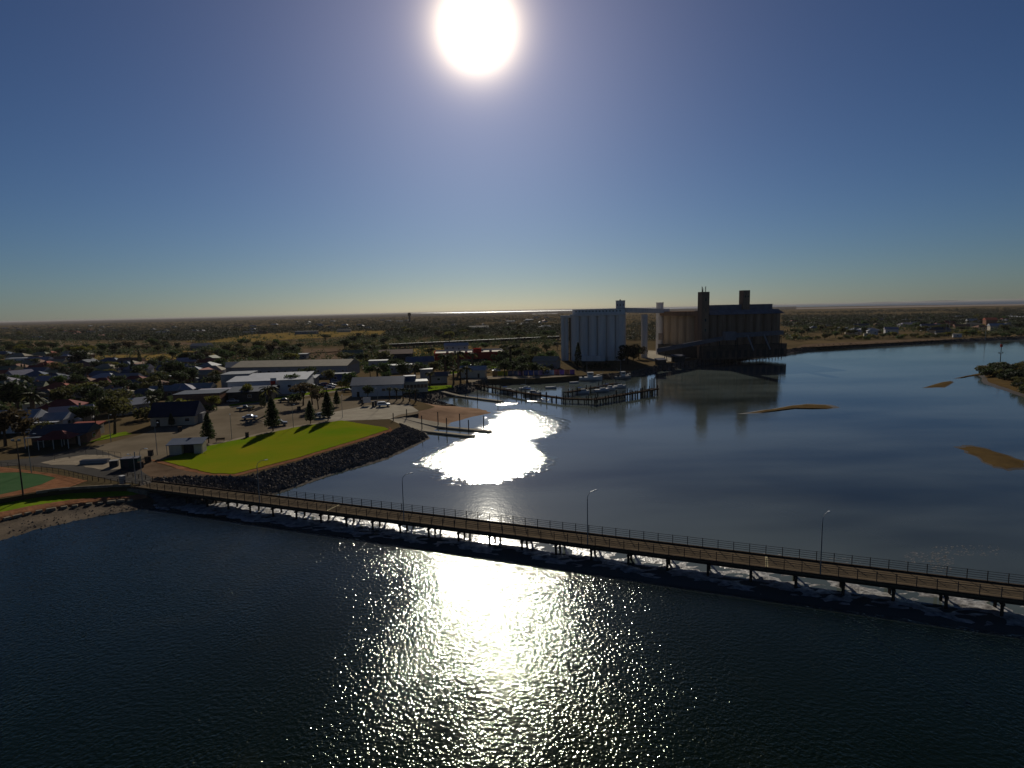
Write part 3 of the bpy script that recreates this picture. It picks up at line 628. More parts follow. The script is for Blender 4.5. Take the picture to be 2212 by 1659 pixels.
build('roof_vent', MB().box((ln-3.2, 3.6*r, 38.0), (.8, .8, .7)), darksteel, tw)
for x, rr, h in ((-5.2, 1.25, 27.4), (-2.9, 1.5, 27.6)): build('elevator_shaft', MB().lathe((x, 2.5, 0), ((rr, 0), (rr, h)), 14), silow, ws)
build('bridge_slab', MB().box((-2.8, 2.8, 28.2), (7.2, 4.5, 1.4)), silow, ws)
for k in range(5): build('stair_landing', MB().box((-.9, 2.2, 4.5+k*5), (1.5, 2.4, .25)), darksteel, ws)
build('stair_shaft', MB().box((-.7, 3.4, 14), (.9, .9, 28)), darksteel, ws)
build('base_shed', MB().box((ln*.35, -1.6, 1.6), (ln*.6, 3.0, 3.2)), silow, ws)
# second block, cream, with gallery bridge from the white block
P2 = at_d(1392, 405); cs = empty('cream_silos', P2, 0, 'cream and tan grain silos with round white tower behind a leaning conveyor', 'grain silo')
g0 = (A+d*.98+Vector((-d.y, d.x, 0)).normalized()*3*r)-P2; 
Q0 = at_d(1428, 436)-P2; Q1 = at_d(1514, 402)-P2; dq = Q1-Q0; rq = math.atan2(dq.y, dq.x); lq = math.hypot(dq.x, dq.y)
build('support_pillar', MB().lathe((0, 0, 0), ((2.1, 0), (2.1, 28.4)), 22), silow, cs)
dd = Q0-g0; gm = (g0+Q0)/2
def beam(a, b, w, h, m, name, par):
    a, b = Vector(a), Vector(b); dv = b-a; nr = Vector((-dv.y, dv.x, 0)).normalized()*w/2; up = Vector((0, 0, h))
    V = [a-nr, b-nr, b+nr, a+nr]; V += [p+up for p in V]
    return build(name, MB().add(V, [(3, 2, 1, 0), (4, 5, 6, 7), (0, 1, 5, 4), (1, 2, 6, 5), (2, 3, 7, 6), (3, 0, 4, 7)]), m, par)
gb = beam((g0.x, g0.y, 30.0), (Q0.x+4, Q0.y-1, 28.6), 4.0, 3.0, silow, 'gallery_bridge', cs)
build('white_tower', MB().lathe((Q0.x-1.2, Q0.y-1, 0), ((2.5, 0), (2.5, 35.6), (2.7, 35.7), (2.7, 36.2)), 22), silow, cs)
build('sign_panel', MB().box((Q0.x-1.2, Q0.y-3.6, 12.5), (3.0, .15, 4.6)), mat('faded_panel', (.30, .24, .20), .9), cs)
rq2 = lq/10; nv = Vector((-dq.y, dq.x, 0)).normalized(); dqn = dq.normalized()
silo_row(cs, [tuple((Q0+dqn*(rq2*(2*i+1))+nv*(rq2*(2*j+1)))[:2]) for i in range(5) for j in range(3)], rq2*1.02, 27.0, siloc)
m0 = Q0+dqn*lq/2+nv*2.5*rq2
build('eave_gallery', MB().box((m0.x, m0.y, 28.4), (lq+2, 6*rq2+1.6, 2.9), rq), silob, cs)
build('base_wall', MB().box((m0.x-nv.x*3*rq2, m0.y-nv.y*3*rq2, 3.6), (lq, 3, 7.2), rq), darksteel, cs)
# brown block with two square towers
R0_ = at_d(1519, 384); R1 = at_d(1697, 418); d = R1-R0_; rz = math.atan2(d.y, d.x); ln = d.length
bs = empty('brown_silos', R0_, rz, 'dark brown grain elevator with two square towers on the wharf', 'grain silo')
t1 = build('square_tower', MB().box((2.8, 4.5, 20.8), (5.0, 5.0, 41.6)), silob, bs)
for k, (x, h) in enumerate(((.9, 3.4), (1.5, 3.0), (2.2, 2.2), (3.9, 3.2), (4.6, 3.5), (2.8, 1.4))): build('antenna', MB().tube((x, 3.5+k*.4, 41.6), (x, 3.5+k*.4, 41.6+h), .14, n=5), darksteel, t1)
for k in range(5): build('window', MB().box((2.8, 1.97, 12+k*6.2), (1.0, .08, 1.6)), glass, t1)
rb = (ln-6.5)/16
silo_row(bs, [(6.4+rb*(2*i+1), 3+rb*(2*j+1)) for i in range(8) for j in range(3)], rb*1.03, 27.4, silob)
ro = build('roof', MB().add([(6, 1.5, 27.4), (ln+.6, 1.5, 27.4), (ln+.6, 6*rb+4.5, 27.4), (6, 6*rb+4.5, 27.4), (6, 5.5, 30.2), (ln-1.6, 5.5, 30.2), (ln-1.6, 6*rb+.5, 30.2), (6, 6*rb+.5, 30.2)], [(0, 1, 5, 4), (1, 2, 6, 5), (2, 3, 7, 6), (3, 0, 4, 7), (4, 5, 6, 7), (3, 2, 1, 0)]), silor, bs)
build('monitor', MB().box(((ln+6)/2+1, 3*rb+3, 31.8), (ln-11, 3.4, 3.4)), silor, ro)
x2 = 6.4+(ln-6.4)*.58
t2 = build('square_tower', MB().box((x2, 3*rb+2, 21.2), (4.7, 4.7, 42.4)), silob, bs)
for k in range(2): build('window', MB().box((x2-1+2*k, 3*rb-.38, 38.5), (.7, .08, 1.2)), glass, t2)
build('lower_wall', MB().box((ln/2, 1.0, 4.2), (ln+1, 4.4, 8.4)), mat('shaded_wall', (.11, .085, .07), .95, .3, .3), bs)  # shadow at the foot of the bins put into a darker wall colour
for i in range(13): build('bay_opening', MB().box((3+i*(ln-6)/12, -1.23, 3.2), (2.3, .1, 4.2)), darksteel, bs)
# sloping conveyor along the front and hoppers
cv = empty('conveyor_gantry', at_d(1420, 378), 0, 'long grey conveyor gantry sloping up in front of the silos', 'conveyor')
ce = at_d(1580, 376)-cv.location; cf = at_d(1690, 404)-cv.location
beam((0, 0, 5.2), (ce.x, ce.y, 13.5), 2.6, 2.4, silor, 'conveyor_tube', cv); beam((ce.x, ce.y, 14.0), (cf.x, cf.y, 14.5), 2.6, 2.6, silor, 'conveyor_tube', cv)
for f in (.12, .35, .6, .85): p = ce*f; build('trestle', MB().tube((p.x-.9, p.y, 0), (p.x, p.y, 5+8.3*f), .2).tube((p.x+.9, p.y, 0), (p.x, p.y, 5+8.3*f), .2), darksteel, cv)
for f in (.1, .4, .7, .97): p = ce.lerp(cf, f); build('trestle', MB().tube((p.x-1.1, p.y, 0), (p.x-.3, p.y, 14), .22).tube((p.x+1.1, p.y, 0), (p.x+.3, p.y, 14), .22), darksteel, cv)
p = ce*.86; build('transfer_house', MB().box((ce.x-1, ce.y, 15.2), (6.5, 4.5, 5.0)), silor, cv)
for f in (.3, .62): p = ce.lerp(cf, f); build('loading_spout', MB().tube((p.x, p.y-1, 15), (p.x+1.5, p.y-7, 6.5), .55, .35, 8), steel, cv)
# wharf edge fender piles
wf = empty('wharf_fender', SH[33].copy(), 0, 'row of dark fender piles along the silo wharf', 'wharf')
fp = MB().tube((0, 0, -1), (0, 0, 3.4), .22, n=6).mesh('pile', timber)
for i in range(33, 37):
    a, b = SH[i], SH[i+1]; n = int((b-a).length/4)
    for k in range(n): inst('pile', fp, wf, a.lerp(b, k/n)-SH[33]+Vector((0, -.8, 0)))
for u, D, w, dp_, h, ln_ in ((1428, 352, 5, 4, 3, 'small dark shed at the water side of the wharf yard'), (1466, 372, 7, 4, 3.5, 'low dark shed under the conveyor gantry')):
    e = empty('wharf_shed', at_d(u, D), .2, ln_, 'shed'); build('wall', MB().box((0, 0, h/2), (w, dp_, h)), darksteel, e); build('roof', MB().add([(-w/2-.3, -dp_/2-.3, h), (w/2+.3, -dp_/2-.3, h), (w/2+.3, dp_/2+.3, h+.8), (-w/2-.3, dp_/2+.3, h+.8), (-w/2-.3, dp_/2+.3, h), (w/2+.3, dp_/2+.3, h)], [(0, 1, 2, 3), (4, 3, 2, 5), (0, 4, 5, 1), (0, 3, 4), (1, 5, 2)]), silor, e)
# ------------------------------------------------------------------ houses and sheds
MESH = {}
def cached(key, fn):
    if key not in MESH: MESH[key] = fn()
    return MESH[key]
def roof_mesh(kind, w, d, h):
    ov = .5; x, y = w/2+ov, d/2+ov; rh = min(d*.27, 2.6)
    mb = MB()
    if kind == 'hip':
        k = max(.4, x-y)
        mb.add([(-x, -y, h), (x, -y, h), (x, y, h), (-x, y, h), (-k, 0, h+rh), (k, 0, h+rh), (-x, -y, h-.18), (x, -y, h-.18), (x, y, h-.18), (-x, y, h-.18)],
               [(0, 1, 5, 4), (2, 3, 4, 5), (1, 2, 5), (3, 0, 4), (6, 7, 1, 0), (7, 8, 2, 1), (8, 9, 3, 2), (9, 6, 0, 3), (9, 8, 7, 6)])
    elif kind == 'gable':
        mb.add([(-x, -y, h), (x, -y, h), (x, 0, h+rh), (-x, 0, h+rh), (x, y, h), (-x, y, h), (-x, -y, h-.18), (x, -y, h-.18), (x, y, h-.18), (-x, y, h-.18)],
               [(0, 1, 2, 3), (3, 2, 4, 5), (1, 7, 8, 4, 2), (0, 3, 5, 9, 6), (6, 7, 1, 0), (8, 9, 5, 4), (9, 8, 7, 6)])
    elif kind == 'skillion':
        q = min(1.4, d*.12)
        mb.add([(-x, -y, h), (x, -y, h), (x, y, h+q), (-x, y, h+q), (-x, -y, h-.2), (x, -y, h-.2), (x, y, h+q-.2), (-x, y, h+q-.2)], [(0, 1, 2, 3), (7, 6, 5, 4), (4, 5, 1, 0), (5, 6, 2, 1), (6, 7, 3, 2), (7, 4, 0, 3)])
    elif kind == 'flat':
        mb.box((0, 0, h+.12), (w+.4, d+.4, .24))
    return mb
def wall_mesh(kind, w, d, h):
    mb = MB(); rh = min(d*.27, 2.6)*.9*(d/(d+1))
    if kind == 'gable':
        x, y = w/2, d/2
        mb.add([(-x, -y, 0), (x, -y, 0), (x, y, 0), (-x, y, 0), (-x, -y, h), (x, -y, h), (x, y, h), (-x, y, h), (-x, 0, h+rh), (x, 0, h+rh)], [(0, 1, 5, 4), (2, 3, 7, 6), (1, 2, 6, 9, 5), (3, 0, 4, 8, 7)])
    elif kind == 'skillion':
        mb.box((0, 0, h/2-.1), (w, d, h-.22)); mb.box((0, d/2-.12, h+.1), (w, .2, min(1.4, d*.12)))
    else: mb.box((0, 0, h/2), (w, d, h-.02))
    return mb
winm = MB().box((0, 0, 0), (1.5, .10, 1.2)).box((0, -.03, 0), (1.3, .10, 1.0), 0, 1).mesh('window', [whitep, glass])
doorm = MB().box((0, 0, 0), (1.0, .10, 2.05)).mesh('door', timber)
chim = MB().box((0, 0, .5), (.6, .6, 1.6)).mesh('chimney', brickm)
LAND = []   # findable things that labels may refer to
def house(pos, w, d, h, kind, roof, wall, rz, label, cat='house', group=None, det=2, name='house', solar=False, verandah=False, tank=False):
    e = empty(name, pos, rz, label, cat, group)
    inst('wall', cached(('w', kind, w, d, h, 0), lambda: wall_mesh(kind, w, d, h).mesh('wall', creamp)), e, mat=wall)
    ro = inst('roof', cached(('r', kind, w, d, h), lambda: roof_mesh(kind, w, d, h).mesh('roof', silor)), e, mat=ROOFS[roof] if isinstance(roof, str) else roof)
    if det:
        n = max(1, int(w/4.2)); dr = random.randrange(n)
        for i in range(n):
            x = -w/2+w*(i+.5)/n
            inst('window', winm, e, (x, -d/2-.03, h*.55)) if i != dr or n == 1 else inst('door', doorm, e, (x, -d/2-.03, 1.03))
        if det > 1:
            for s in (-1, 1): inst('window', winm, e, (s*(w/2+.03), 0, h*.55), s*1.5708)
            if kind in ('hip', 'gable') and random.random() < .5 and cat == 'house': inst('chimney', chim, ro, (w*.2, .6, h+min(d*.27, 2.6)*.7))
    if solar:
        rh = min(d*.27, 2.6); sl = math.atan2(rh, d/2+.5)
        for i in range(4):
            o = inst('solar_panel', cached('sp', lambda: MB().box((0, 0, 0), (1.6, 1.0, .06)).mesh('solar_panel', glass)), e, (-w*.2+i*1.7, -d*.25, h+rh*.5+.12)); o.rotation_euler = (sl, 0, 0)
    if verandah:
        build('verandah_roof', MB().box((0, -d/2-1.8, h-.35), (w, 3.0, .12)), ROOFS[roof] if isinstance(roof, str) else roof, e)
        for i in range(4): build('verandah_post', MB().box((-w/2+.2+i*(w-.4)/3, -d/2-3.1, (h-.4)/2), (.14, .14, h-.4)), whitep, e)
    if tank: build('water_tank', MB().lathe((w/2+1.8, d*.2, 0), ((1.3, 0), (1.3, 2.2), (.2, 2.6)), 12), steel, e)
    return e
OCC = []
def occ(pos, r): OCC.append((pos.x, pos.y, r))
def H(zx, zy, w, d, h, kind, roof, wall, rz, label, **kw):
    """zx, zy: base point in the left survey sheet"""
    w, d = round(w*.78, 2), round(d*.8, 2); p = G(.2*zx, 636+.2*zy, ZT); occ(p, max(w, d)*.55)
    e = house(p, w, d, h, kind, roof, wall, rz, label, **kw); LAND.append((p, kw.get('land', None))); return e
def B(u, v, w, d, h, kind, roof, wall, rz, label, **kw):
    p = G(u, v, ZT)+Vector((0, d/2, 0)); occ(p, max(w, d)*.5)
    return house(p, w, d, h, kind, roof, wall, rz, label, **kw)
# the dark-roofed hall and other buildings that stand out
p = G(368, 920, ZT)+Vector((0, 4.5, 0)); occ(p, 9)
hall = house(p, 12.6, 8.2, 3.0, 'gable', 'navy', creamp, .14, 'stone hall with steep dark navy gable roof at the car park edge', 'hall', name='hall', det=2)
build('porch', MB().box((6.9, .5, 1.5), (1.5, 3.4, 3.0)), greyp, hall)
for ch in list(hall.children):
    if ch.name.startswith('roof'): ch.scale = (1, 1.0, 1.75); ch.location.z = -2.25
    elif ch.name.startswith('wall'): ch.scale = (1, 1, 1.0)
build('gable_end', MB().add([(-6.3, -4.1, 2.9), (-6.3, 4.1, 2.9), (-6.3, 0, 6.4), (6.3, -4.1, 2.9), (6.3, 4.1, 2.9), (6.3, 0, 6.4)], [(0, 2, 1), (3, 4, 5), (0, 1, 4, 3)]), creamp, hall)
p = G(396, 984, ZT)+Vector((0, 2.6, 0)); occ(p, 7)
tb = empty('toilet_block', p, .14, 'small cream toilet block with pale blue skillion roof at the lawn corner', 'toilet block'); tb.scale = (.74, .8, .95)
build('wall', MB().box((-3.3, 0, 1.35), (3.8, 4, 2.7)).box((3.6, 0, 1.35), (2.4, 4, 2.7)), creamp, tb); build('recess', MB().box((.5, .8, 1.35), (3.8, 2.3, 2.7)), darksteel, tb)
build('roof', MB().add([(-5.8, -2.8, 2.75), (5.4, -2.8, 2.75), (5.4, 2.4, 3.6), (-5.8, 2.4, 3.6), (-5.8, -2.8, 2.6), (5.4, -2.8, 2.6), (5.4, 2.4, 3.45), (-5.8, 2.4, 3.45)], [(0, 1, 2, 3), (7, 6, 5, 4), (4, 5, 1, 0), (5, 6, 2, 1), (6, 7, 3, 2), (7, 4, 0, 3)]), ROOFS['blue-grey'], tb)
for x in (-5.6, 5.2): build('roof_post', MB().box((x, -2.6, 1.3), (.12, .12, 2.6)), steel, tb)
B(570, 853, 31, 20, 6.0, 'skillion', 'white', whitep, .16, 'large white showroom with pale metal roof behind the street', cat='showroom', name='showroom', det=1)
B(628, 816, 62, 22, 6, 'gable', 'beige', greyp, -.05, 'long grey-brown warehouse with low gable roof behind the showroom', cat='warehouse', name='warehouse', det=1)
B(520, 812, 18, 12, 5, 'gable', 'silver', greyp, .3, 'small gabled shed at the left end of the long warehouse', cat='shed', name='shed', det=1)
B(470, 868, 19, 10, 4, 'flat', 'lilac', greyp, .16, 'low flat-roofed shop with grey awning facing the street', cat='shop', name='shop', det=1)
B(420, 878, 16, 12, 4.5, 'flat', 'slate', brickm, .16, 'dark brick shop beside the navy-roofed hall', cat='shop', name='shop', det=1)
B(536, 868, 16, 9, 4, 'skillion', 'slate', darksteel, .16, 'dark open workshop in front of the white showroom', cat='workshop', name='workshop', det=1)
B(505, 846, 12, 14, 7.5, 'flat', 'silver', greyp, .16, 'tall blank grey wall building at the left of the showroom', cat='building', name='building', det=0)
B(812, 856, 20, 13, 4.6, 'gable', 'blue-grey', whitep, .1, 'white shed with pale blue gable roof beside the car park', cat='shed', name='boat_shed', det=1)
cl = B(893, 848, 10.5, 8, 4.4, 'flat', 'silver', creamp, .2, 'cream club house with a band of windows overlooking the ramp', cat='club house', name='club_house', det=0)
for i in range(7): build('window', MB().box((-4.3+i*1.43, -4.03, 2.6), (1.15, .1, 1.4)), glass, cl)
build('upper_storey', MB().box((-2, 1.2, 5.6), (5, 4, 2.0)), ROOFS['blue-grey'], cl)
rbp = B(1010, 786, 44, 30, 6.2, 'flat', 'beige', redp, .1, 'large red store with flat pale roof and parapet', cat='store', name='red_store', det=0)
build('parapet', MB().box((0, -15.1, 6.6), (44.6, .3, 1.4)).box((-22.1, 0, 6.6), (.3, 30, 1.2)), redp, rbp); build('parapet', MB().box((22.1, 0, 6.7), (.3, 30, 1.2)).box((0, 15.1, 6.7), (44.6, .3, 1.2)), whitep, rbp)
build('side_wall', MB().box((22.1, 0, 3), (.25, 29.5, 5.9)), greyp, rbp)
for x, y in ((-14, -6), (-9, 2), (-2, -8), (3, 0), (9, 6), (14, -3)): build('roof_unit', MB().box((x, y, 7.0), (1.6, 1.6, 1.6)), greyp, rbp)
build('roof_unit', MB().box((5, -12.5, 8.0), (5, 3, 3)), redp, rbp); build('shopfront', MB().box((2, -15.3, 1.6), (18, .12, 2.8)), glass, rbp)
for a in ((852, 782, 22, 14, 5.5, 'gable', 'brown', darksteel, .1, 'dark brown shed left of the red store', 'shed'), (905, 800, 15, 10, 5, 'gable', 'blue-grey', greyp, .25, 'blue-grey shed in front of the red store', 'shed'), (815, 796, 11, 8, 4.5, 'flat', 'silver', greyp, .1, 'low flat grey building behind the club house street', 'building'), (862, 806, 13, 8, 4.2, 'flat', 'slate', greyp, .15, 'long low grey building across the street from the club house', 'building'),
          (1022, 816, 12.5, 7, 3.8, 'gable', 'white', creamp, -.1, 'low cream shed with white roof by the marina promenade', 'shed'), (1182, 797, 13.5, 9, 4.4, 'gable', 'beige', greyp, -.35, 'tan-roofed shed just left of the white silos', 'shed'), (945, 828, 8, 6, 3.4, 'gable', 'slate', greyp, .2, 'small dark shed beside the gangway palms', 'shed'), (920, 818, 6, 5, 4.5, 'flat', 'silver', greyp, .1, 'boxy grey kiosk left of the gangway palms', 'kiosk'),
          (700, 808, 17, 8, 5, 'skillion', 'silver', greyp, -.05, 'long pale workshop at the right end of the warehouse', 'workshop'), (735, 826, 10, 6, 4, 'flat', 'slate', bluep, .1, 'dark blue container-like shed behind the street trees', 'shed'), (640, 836, 17, 7, 4, 'skillion', 'white', greyp, .05, 'low white-roofed car yard shelter right of the showroom', 'shelter'), (985, 757, 20, 9, 4, 'gable', 'white', whitep, 0, 'bright roofed shed in trees behind the red store', 'shed'),
          (1034, 713, 34, 14, 5, 'gable', 'beige', whitep, .1, 'broad pale roof glinting in the trees left of the silos', 'warehouse'), (605, 762, 16, 10, 4.6, 'flat', 'brown', darksteel, 0, 'dark open shed beyond the dry paddock', 'shed'), (430, 756, 18, 12, 4, 'gable', 'silver', greyp, .1, 'grey shed at the edge of the dry grass', 'shed'), (660, 722, 38, 12, 5, 'flat', 'slate', greyp, 0, 'long low grey building beyond the far dry field', 'building'),
          (760, 776, 14, 9, 4, 'gable', 'olive', greyp, .2, 'olive shed near the scrap yard', 'shed'), (640, 776, 14, 10, 3.6, 'flat', 'silver', greyp, .1, 'small pale shed in the bare yard', 'shed')):
    B(*a[:10], cat=a[10], name=a[10].replace(' ', '_'), det=1)
# roof-mounted details on the showroom: pylon sign in front
ps = empty('pylon_sign', G(592, 853, ZT), .15, 'tall red and white pylon sign in front of the white showroom', 'sign')
build('panel', MB().box((0, 0, 3.2), (2.0, .5, 5.4)), redp, ps); build('cap', MB().box((0, 0, 6.5), (2.0, .52, 1.2)), whitep, ps); build('edge_strip', MB().box((1.15, 0, 3.6), (.3, .55, 7.0)), whitep, ps)
bb = empty('blue_banner', G(553, 860, ZT), .15, 'blue banner panel left of the pylon sign', 'sign'); build('panel', MB().box((0, 0, 2.4), (4.6, .3, 4.6)), bluep, bb)
# houses on the left, one by one
HL = [(230, 930, 13, 12, 3.4, 'gable', 'lilac', whitep, 1.1, 'pale gabled house with lilac-white roof at the left'), (400, 940, 15, 12, 3.2, 'hip', 'blue-grey', whitep, .3, 'blue-grey hipped house beside the pale gabled one'), (580, 950, 14, 10, 3, 'hip', 'slate', greyp, .2, 'slate-roofed house right of the blue-grey hipped one'),
      (640, 1080, 15, 11, 3, 'hip', 'red', brickm, .3, 'bright red hipped roof left of centre among dark trees'), (480, 1160, 14, 10, 3, 'hip', 'brown', brickm, .2, 'brown hipped house with solar panels on its roof'), (360, 1060, 12, 9, 3, 'gable', 'olive', greyp, .4, 'olive-roofed house behind the brown solar one'), (450, 1260, 11, 8, 3, 'flat', 'olive', creamp, .2, 'flat-roofed olive house behind the tall palm'),
      (690, 1290, 15, 10, 3, 'hip', 'maroon', brickm, .3, 'dark maroon hipped house beside the grey gabled shed'), (790, 1370, 14, 9, 3.2, 'gable', 'lilac', greyp, .5, 'grey-white gabled house left of the spreading gum tree'), (540, 1440, 14, 8, 3, 'gable', 'white', whitep, .15, 'white house with pale blue veranda roof near the left edge'), (210, 1470, 15, 11, 4, 'gable', 'white', whitep, .2, 'tall white gabled house nearest the left edge'),
      (1150, 850, 16, 12, 3.2, 'hip', 'beige', creamp, .1, 'house with bright beige hipped roof behind the red roofs'), (1200, 760, 17, 11, 3, 'hip', 'blue-grey', greyp, .1, 'blue-grey roofed house beside the dry paddock'), (1120, 1020, 15, 11, 3, 'hip', 'maroon', brickm, .1, 'maroon hipped house in the middle of the left suburb'), (1460, 990, 15, 10, 3, 'hip', 'maroon', brickm, .2, 'maroon roof left of the blue-grey hipped roof by the round tree'),
      (1690, 960, 15, 11, 3, 'hip', 'blue-grey', creamp, .2, 'blue-grey hipped house behind the round tree'), (1530, 1030, 13, 9, 3, 'gable', 'slate', greyp, .1, 'slate gabled house below the maroon roof'), (1660, 1030, 13, 9, 3, 'hip', 'brown', brickm, .1, 'brown roofed house in front of the blue-grey one'), (1170, 1150, 12, 9, 3, 'gable', 'blue-grey', creamp, .6, 'small house with blue gable facing the street'), (1330, 1150, 12, 9, 3, 'hip', 'beige', creamp, .3, 'cream hipped house right of the blue gable'),
      (1400, 1280, 13, 9, 3.2, 'gable', 'white', greyp, .9, 'white gabled shed left of the navy-roofed hall'), (1950, 1100, 15, 10, 3.2, 'hip', 'lilac', greyp, .2, 'lilac-grey hipped house behind the shops'), (2060, 870, 16, 10, 3, 'hip', 'blue-grey', greyp, .15, 'blue-grey roof behind the left end of the warehouse'), (2160, 930, 18, 11, 3.2, 'gable', 'beige', greyp, .15, 'beige gabled house near the small gabled shed'), (2140, 1080, 16, 9, 3, 'gable', 'silver', greyp, .1, 'silver-roofed house behind the brick shop'),
      (940, 870, 13, 9, 3, 'hip', 'olive', greyp, .1, 'olive hipped house left of the beige roof'), (240, 730, 26, 9, 3.2, 'flat', 'white', whitep, .1, 'long flat white building at far left beyond the houses'), (120, 770, 20, 9, 3, 'flat', 'silver', greyp, .1, 'low silver building left of the cypress pair'), (620, 850, 12, 9, 3, 'hip', 'red', brickm, .1, 'small red roof behind the slate house'), (430, 840, 13, 8, 3, 'gable', 'maroon', brickm, .2, 'dark red gable behind the pale houses'),
      (1830, 800, 16, 9, 3, 'gable', 'blue-grey', greyp, .05, 'blue-grey shed beyond the paddock trees'), (1400, 790, 14, 9, 3, 'hip', 'beige', creamp, .1, 'beige house at the paddock edge'), (900, 1000, 13, 9, 3, 'hip', 'brown', brickm, .2, 'brown house behind the leafy gardens'), (860, 1110, 13, 8, 3, 'skillion', 'blue-grey', greyp, .2, 'low blue-grey carport beside the bushy trees'), (60, 900, 14, 9, 3, 'hip', 'slate', greyp, .2, 'slate hipped house at the very left edge'), (120, 1040, 14, 9, 3, 'gable', 'olive', greyp, .3, 'olive gabled house behind the big dark tree'),
      (1950, 960, 13, 8, 3, 'hip', 'maroon', brickm, .2, 'small maroon house between trees behind the shops'), (1800, 1110, 14, 9, 3, 'gable', 'silver', brickm, .15, 'silver gabled house beside the dark cypress'), (1560, 1140, 12, 8, 3, 'hip', 'slate', greyp, .3, 'dark slate house above the white gabled shed')]
for a in HL:
    H(*a, solar='solar' in a[9], verandah='veranda' in a[9], tank=random.random() < .2)
H(730, 1590, 17, 9, 3, 'gable', 'slate', brickm, .16, 'house with dark ribbed roof and long veranda near the road', verandah=True)
H(930, 1520, 9, 7, 2.8, 'skillion', 'red', creamp, .1, 'small red-roofed lean-to beside the spreading gum tree')
gz = empty('gazebo', G(128, 966, ZT), .16, 'open gazebo on pale posts with maroon hip roof by the road', 'gazebo'); gz.scale = (.72, .72, .9); occ(gz.location, 7)
inst('roof', roof_mesh('hip', 10, 7, 3).mesh('roof', ROOFS['maroon']), gz)
for x in (-4.8, 0, 4.8):
    for y in (-3.3, 3.3): build('post', MB().box((x, y, 1.45), (.18, .18, 2.9)), whitep, gz)
# mural fence: one painted panel after another
mf = empty('mural_fence', G(1064, 812, ZT), 0, 'long low fence of brightly painted mural panels by the promenade', 'fence'); o = mf.location.copy()
cols = [(.30, .17, .06), (.34, .30, .03), (.33, .28, .03), (.10, .10, .14), (.10, .11, .16), (.24, .12, .26), (.06, .08, .22), (.07, .11, .28), (.20, .20, .34), (.33, .20, .36), (.25, .25, .38), (.34, .36, .42), (.45, .12, .12), (.32, .14, .38), (.42, .16, .09), (.22, .10, .28)]
for i, c in enumerate(cols):
    a, b = G(1064+178*i/16, 812-3.6*i/16, ZT), G(1064+178*(i+.94)/16, 812-3.6*(i+.94)/16, ZT); dd = b-a; m = (a+b)/2-o
    build('panel', MB().box((m.x, m.y, 1.2), (dd.length, .12, 2.4), math.atan2(dd.y, dd.x)), mat('mural_%d' % i, c, .85, .5, .5), mf)
# freight train on the railway
ra = at_d(838, 560); rb_ = at_d(1208, 640); dd = rb_-ra; rz = math.atan2(dd.y, dd.x); n = 22; L_ = dd.length/n
tr = struct('railway_embankment', MB().box(((ra+rb_)/2+Vector((0, 0, .3)))[:], (dd.length+600, 9, .8), rz), dirt)
wl = MB().tube((0, .8, .45), (0, -.8, .45), .45, n=10).mesh('wheelset', darksteel)
hop = MB().add([(-L_*.46, -1.4, 1.2), (L_*.46, -1.4, 1.2), (L_*.46, 1.4, 1.2), (-L_*.46, 1.4, 1.2), (-L_*.48, -1.5, 3.9), (L_*.48, -1.5, 3.9), (L_*.48, 1.5, 3.9), (-L_*.48, 1.5, 3.9)], [(3, 2, 1, 0), (4, 5, 6, 7), (0, 1, 5, 4), (1, 2, 6, 5), (2, 3, 7, 6), (3, 0, 4, 7)]).mesh('hopper', timber)
ORD = ['first', 'second', 'third', 'fourth', 'fifth', 'sixth', 'seventh', 'eighth', 'ninth', 'tenth', 'eleventh', 'twelfth', 'thirteenth', 'fourteenth', 'fifteenth', 'sixteenth', 'seventeenth', 'eighteenth', 'nineteenth', 'twentieth', 'twenty-first', 'twenty-second', 'twenty-third', 'twenty-fourth', 'twenty-fifth', 'twenty-sixth', 'twenty-seventh', 'twenty-eighth', 'twenty-ninth', 'thirtieth']
for i in range(n):
    p = ra+dd*((i+.5)/n); e = empty('freight_wagon', (p.x, p.y, ZT+.75), rz, 'dark freight wagon, %s from the left in the long train' % ORD[i], 'wagon', 'wagons of the freight train')
    inst('hopper', hop, e); build('roof_cover', MB().box((0, 0, 3.95), (L_*.94, 2.2, .12)), ROOFS['silver'], e)
    for x in (-.36, -.26, .26, .36): inst('wheelset', wl, e, (x*L_, 0, 0))
# lookout / chimney far away
e = empty('far_tower', at_d(885, 2300), 0, 'dark tower standing on the horizon left of the bright sea', 'tower')
build('shaft', MB().lathe((0, 0, 0), ((4, 0), (3.2, 20)), 12), darksteel, e); build('head', MB().lathe((0, 0, 20), ((3.2, 0), (6, 2), (6, 12), (2, 14)), 12), timber, e)
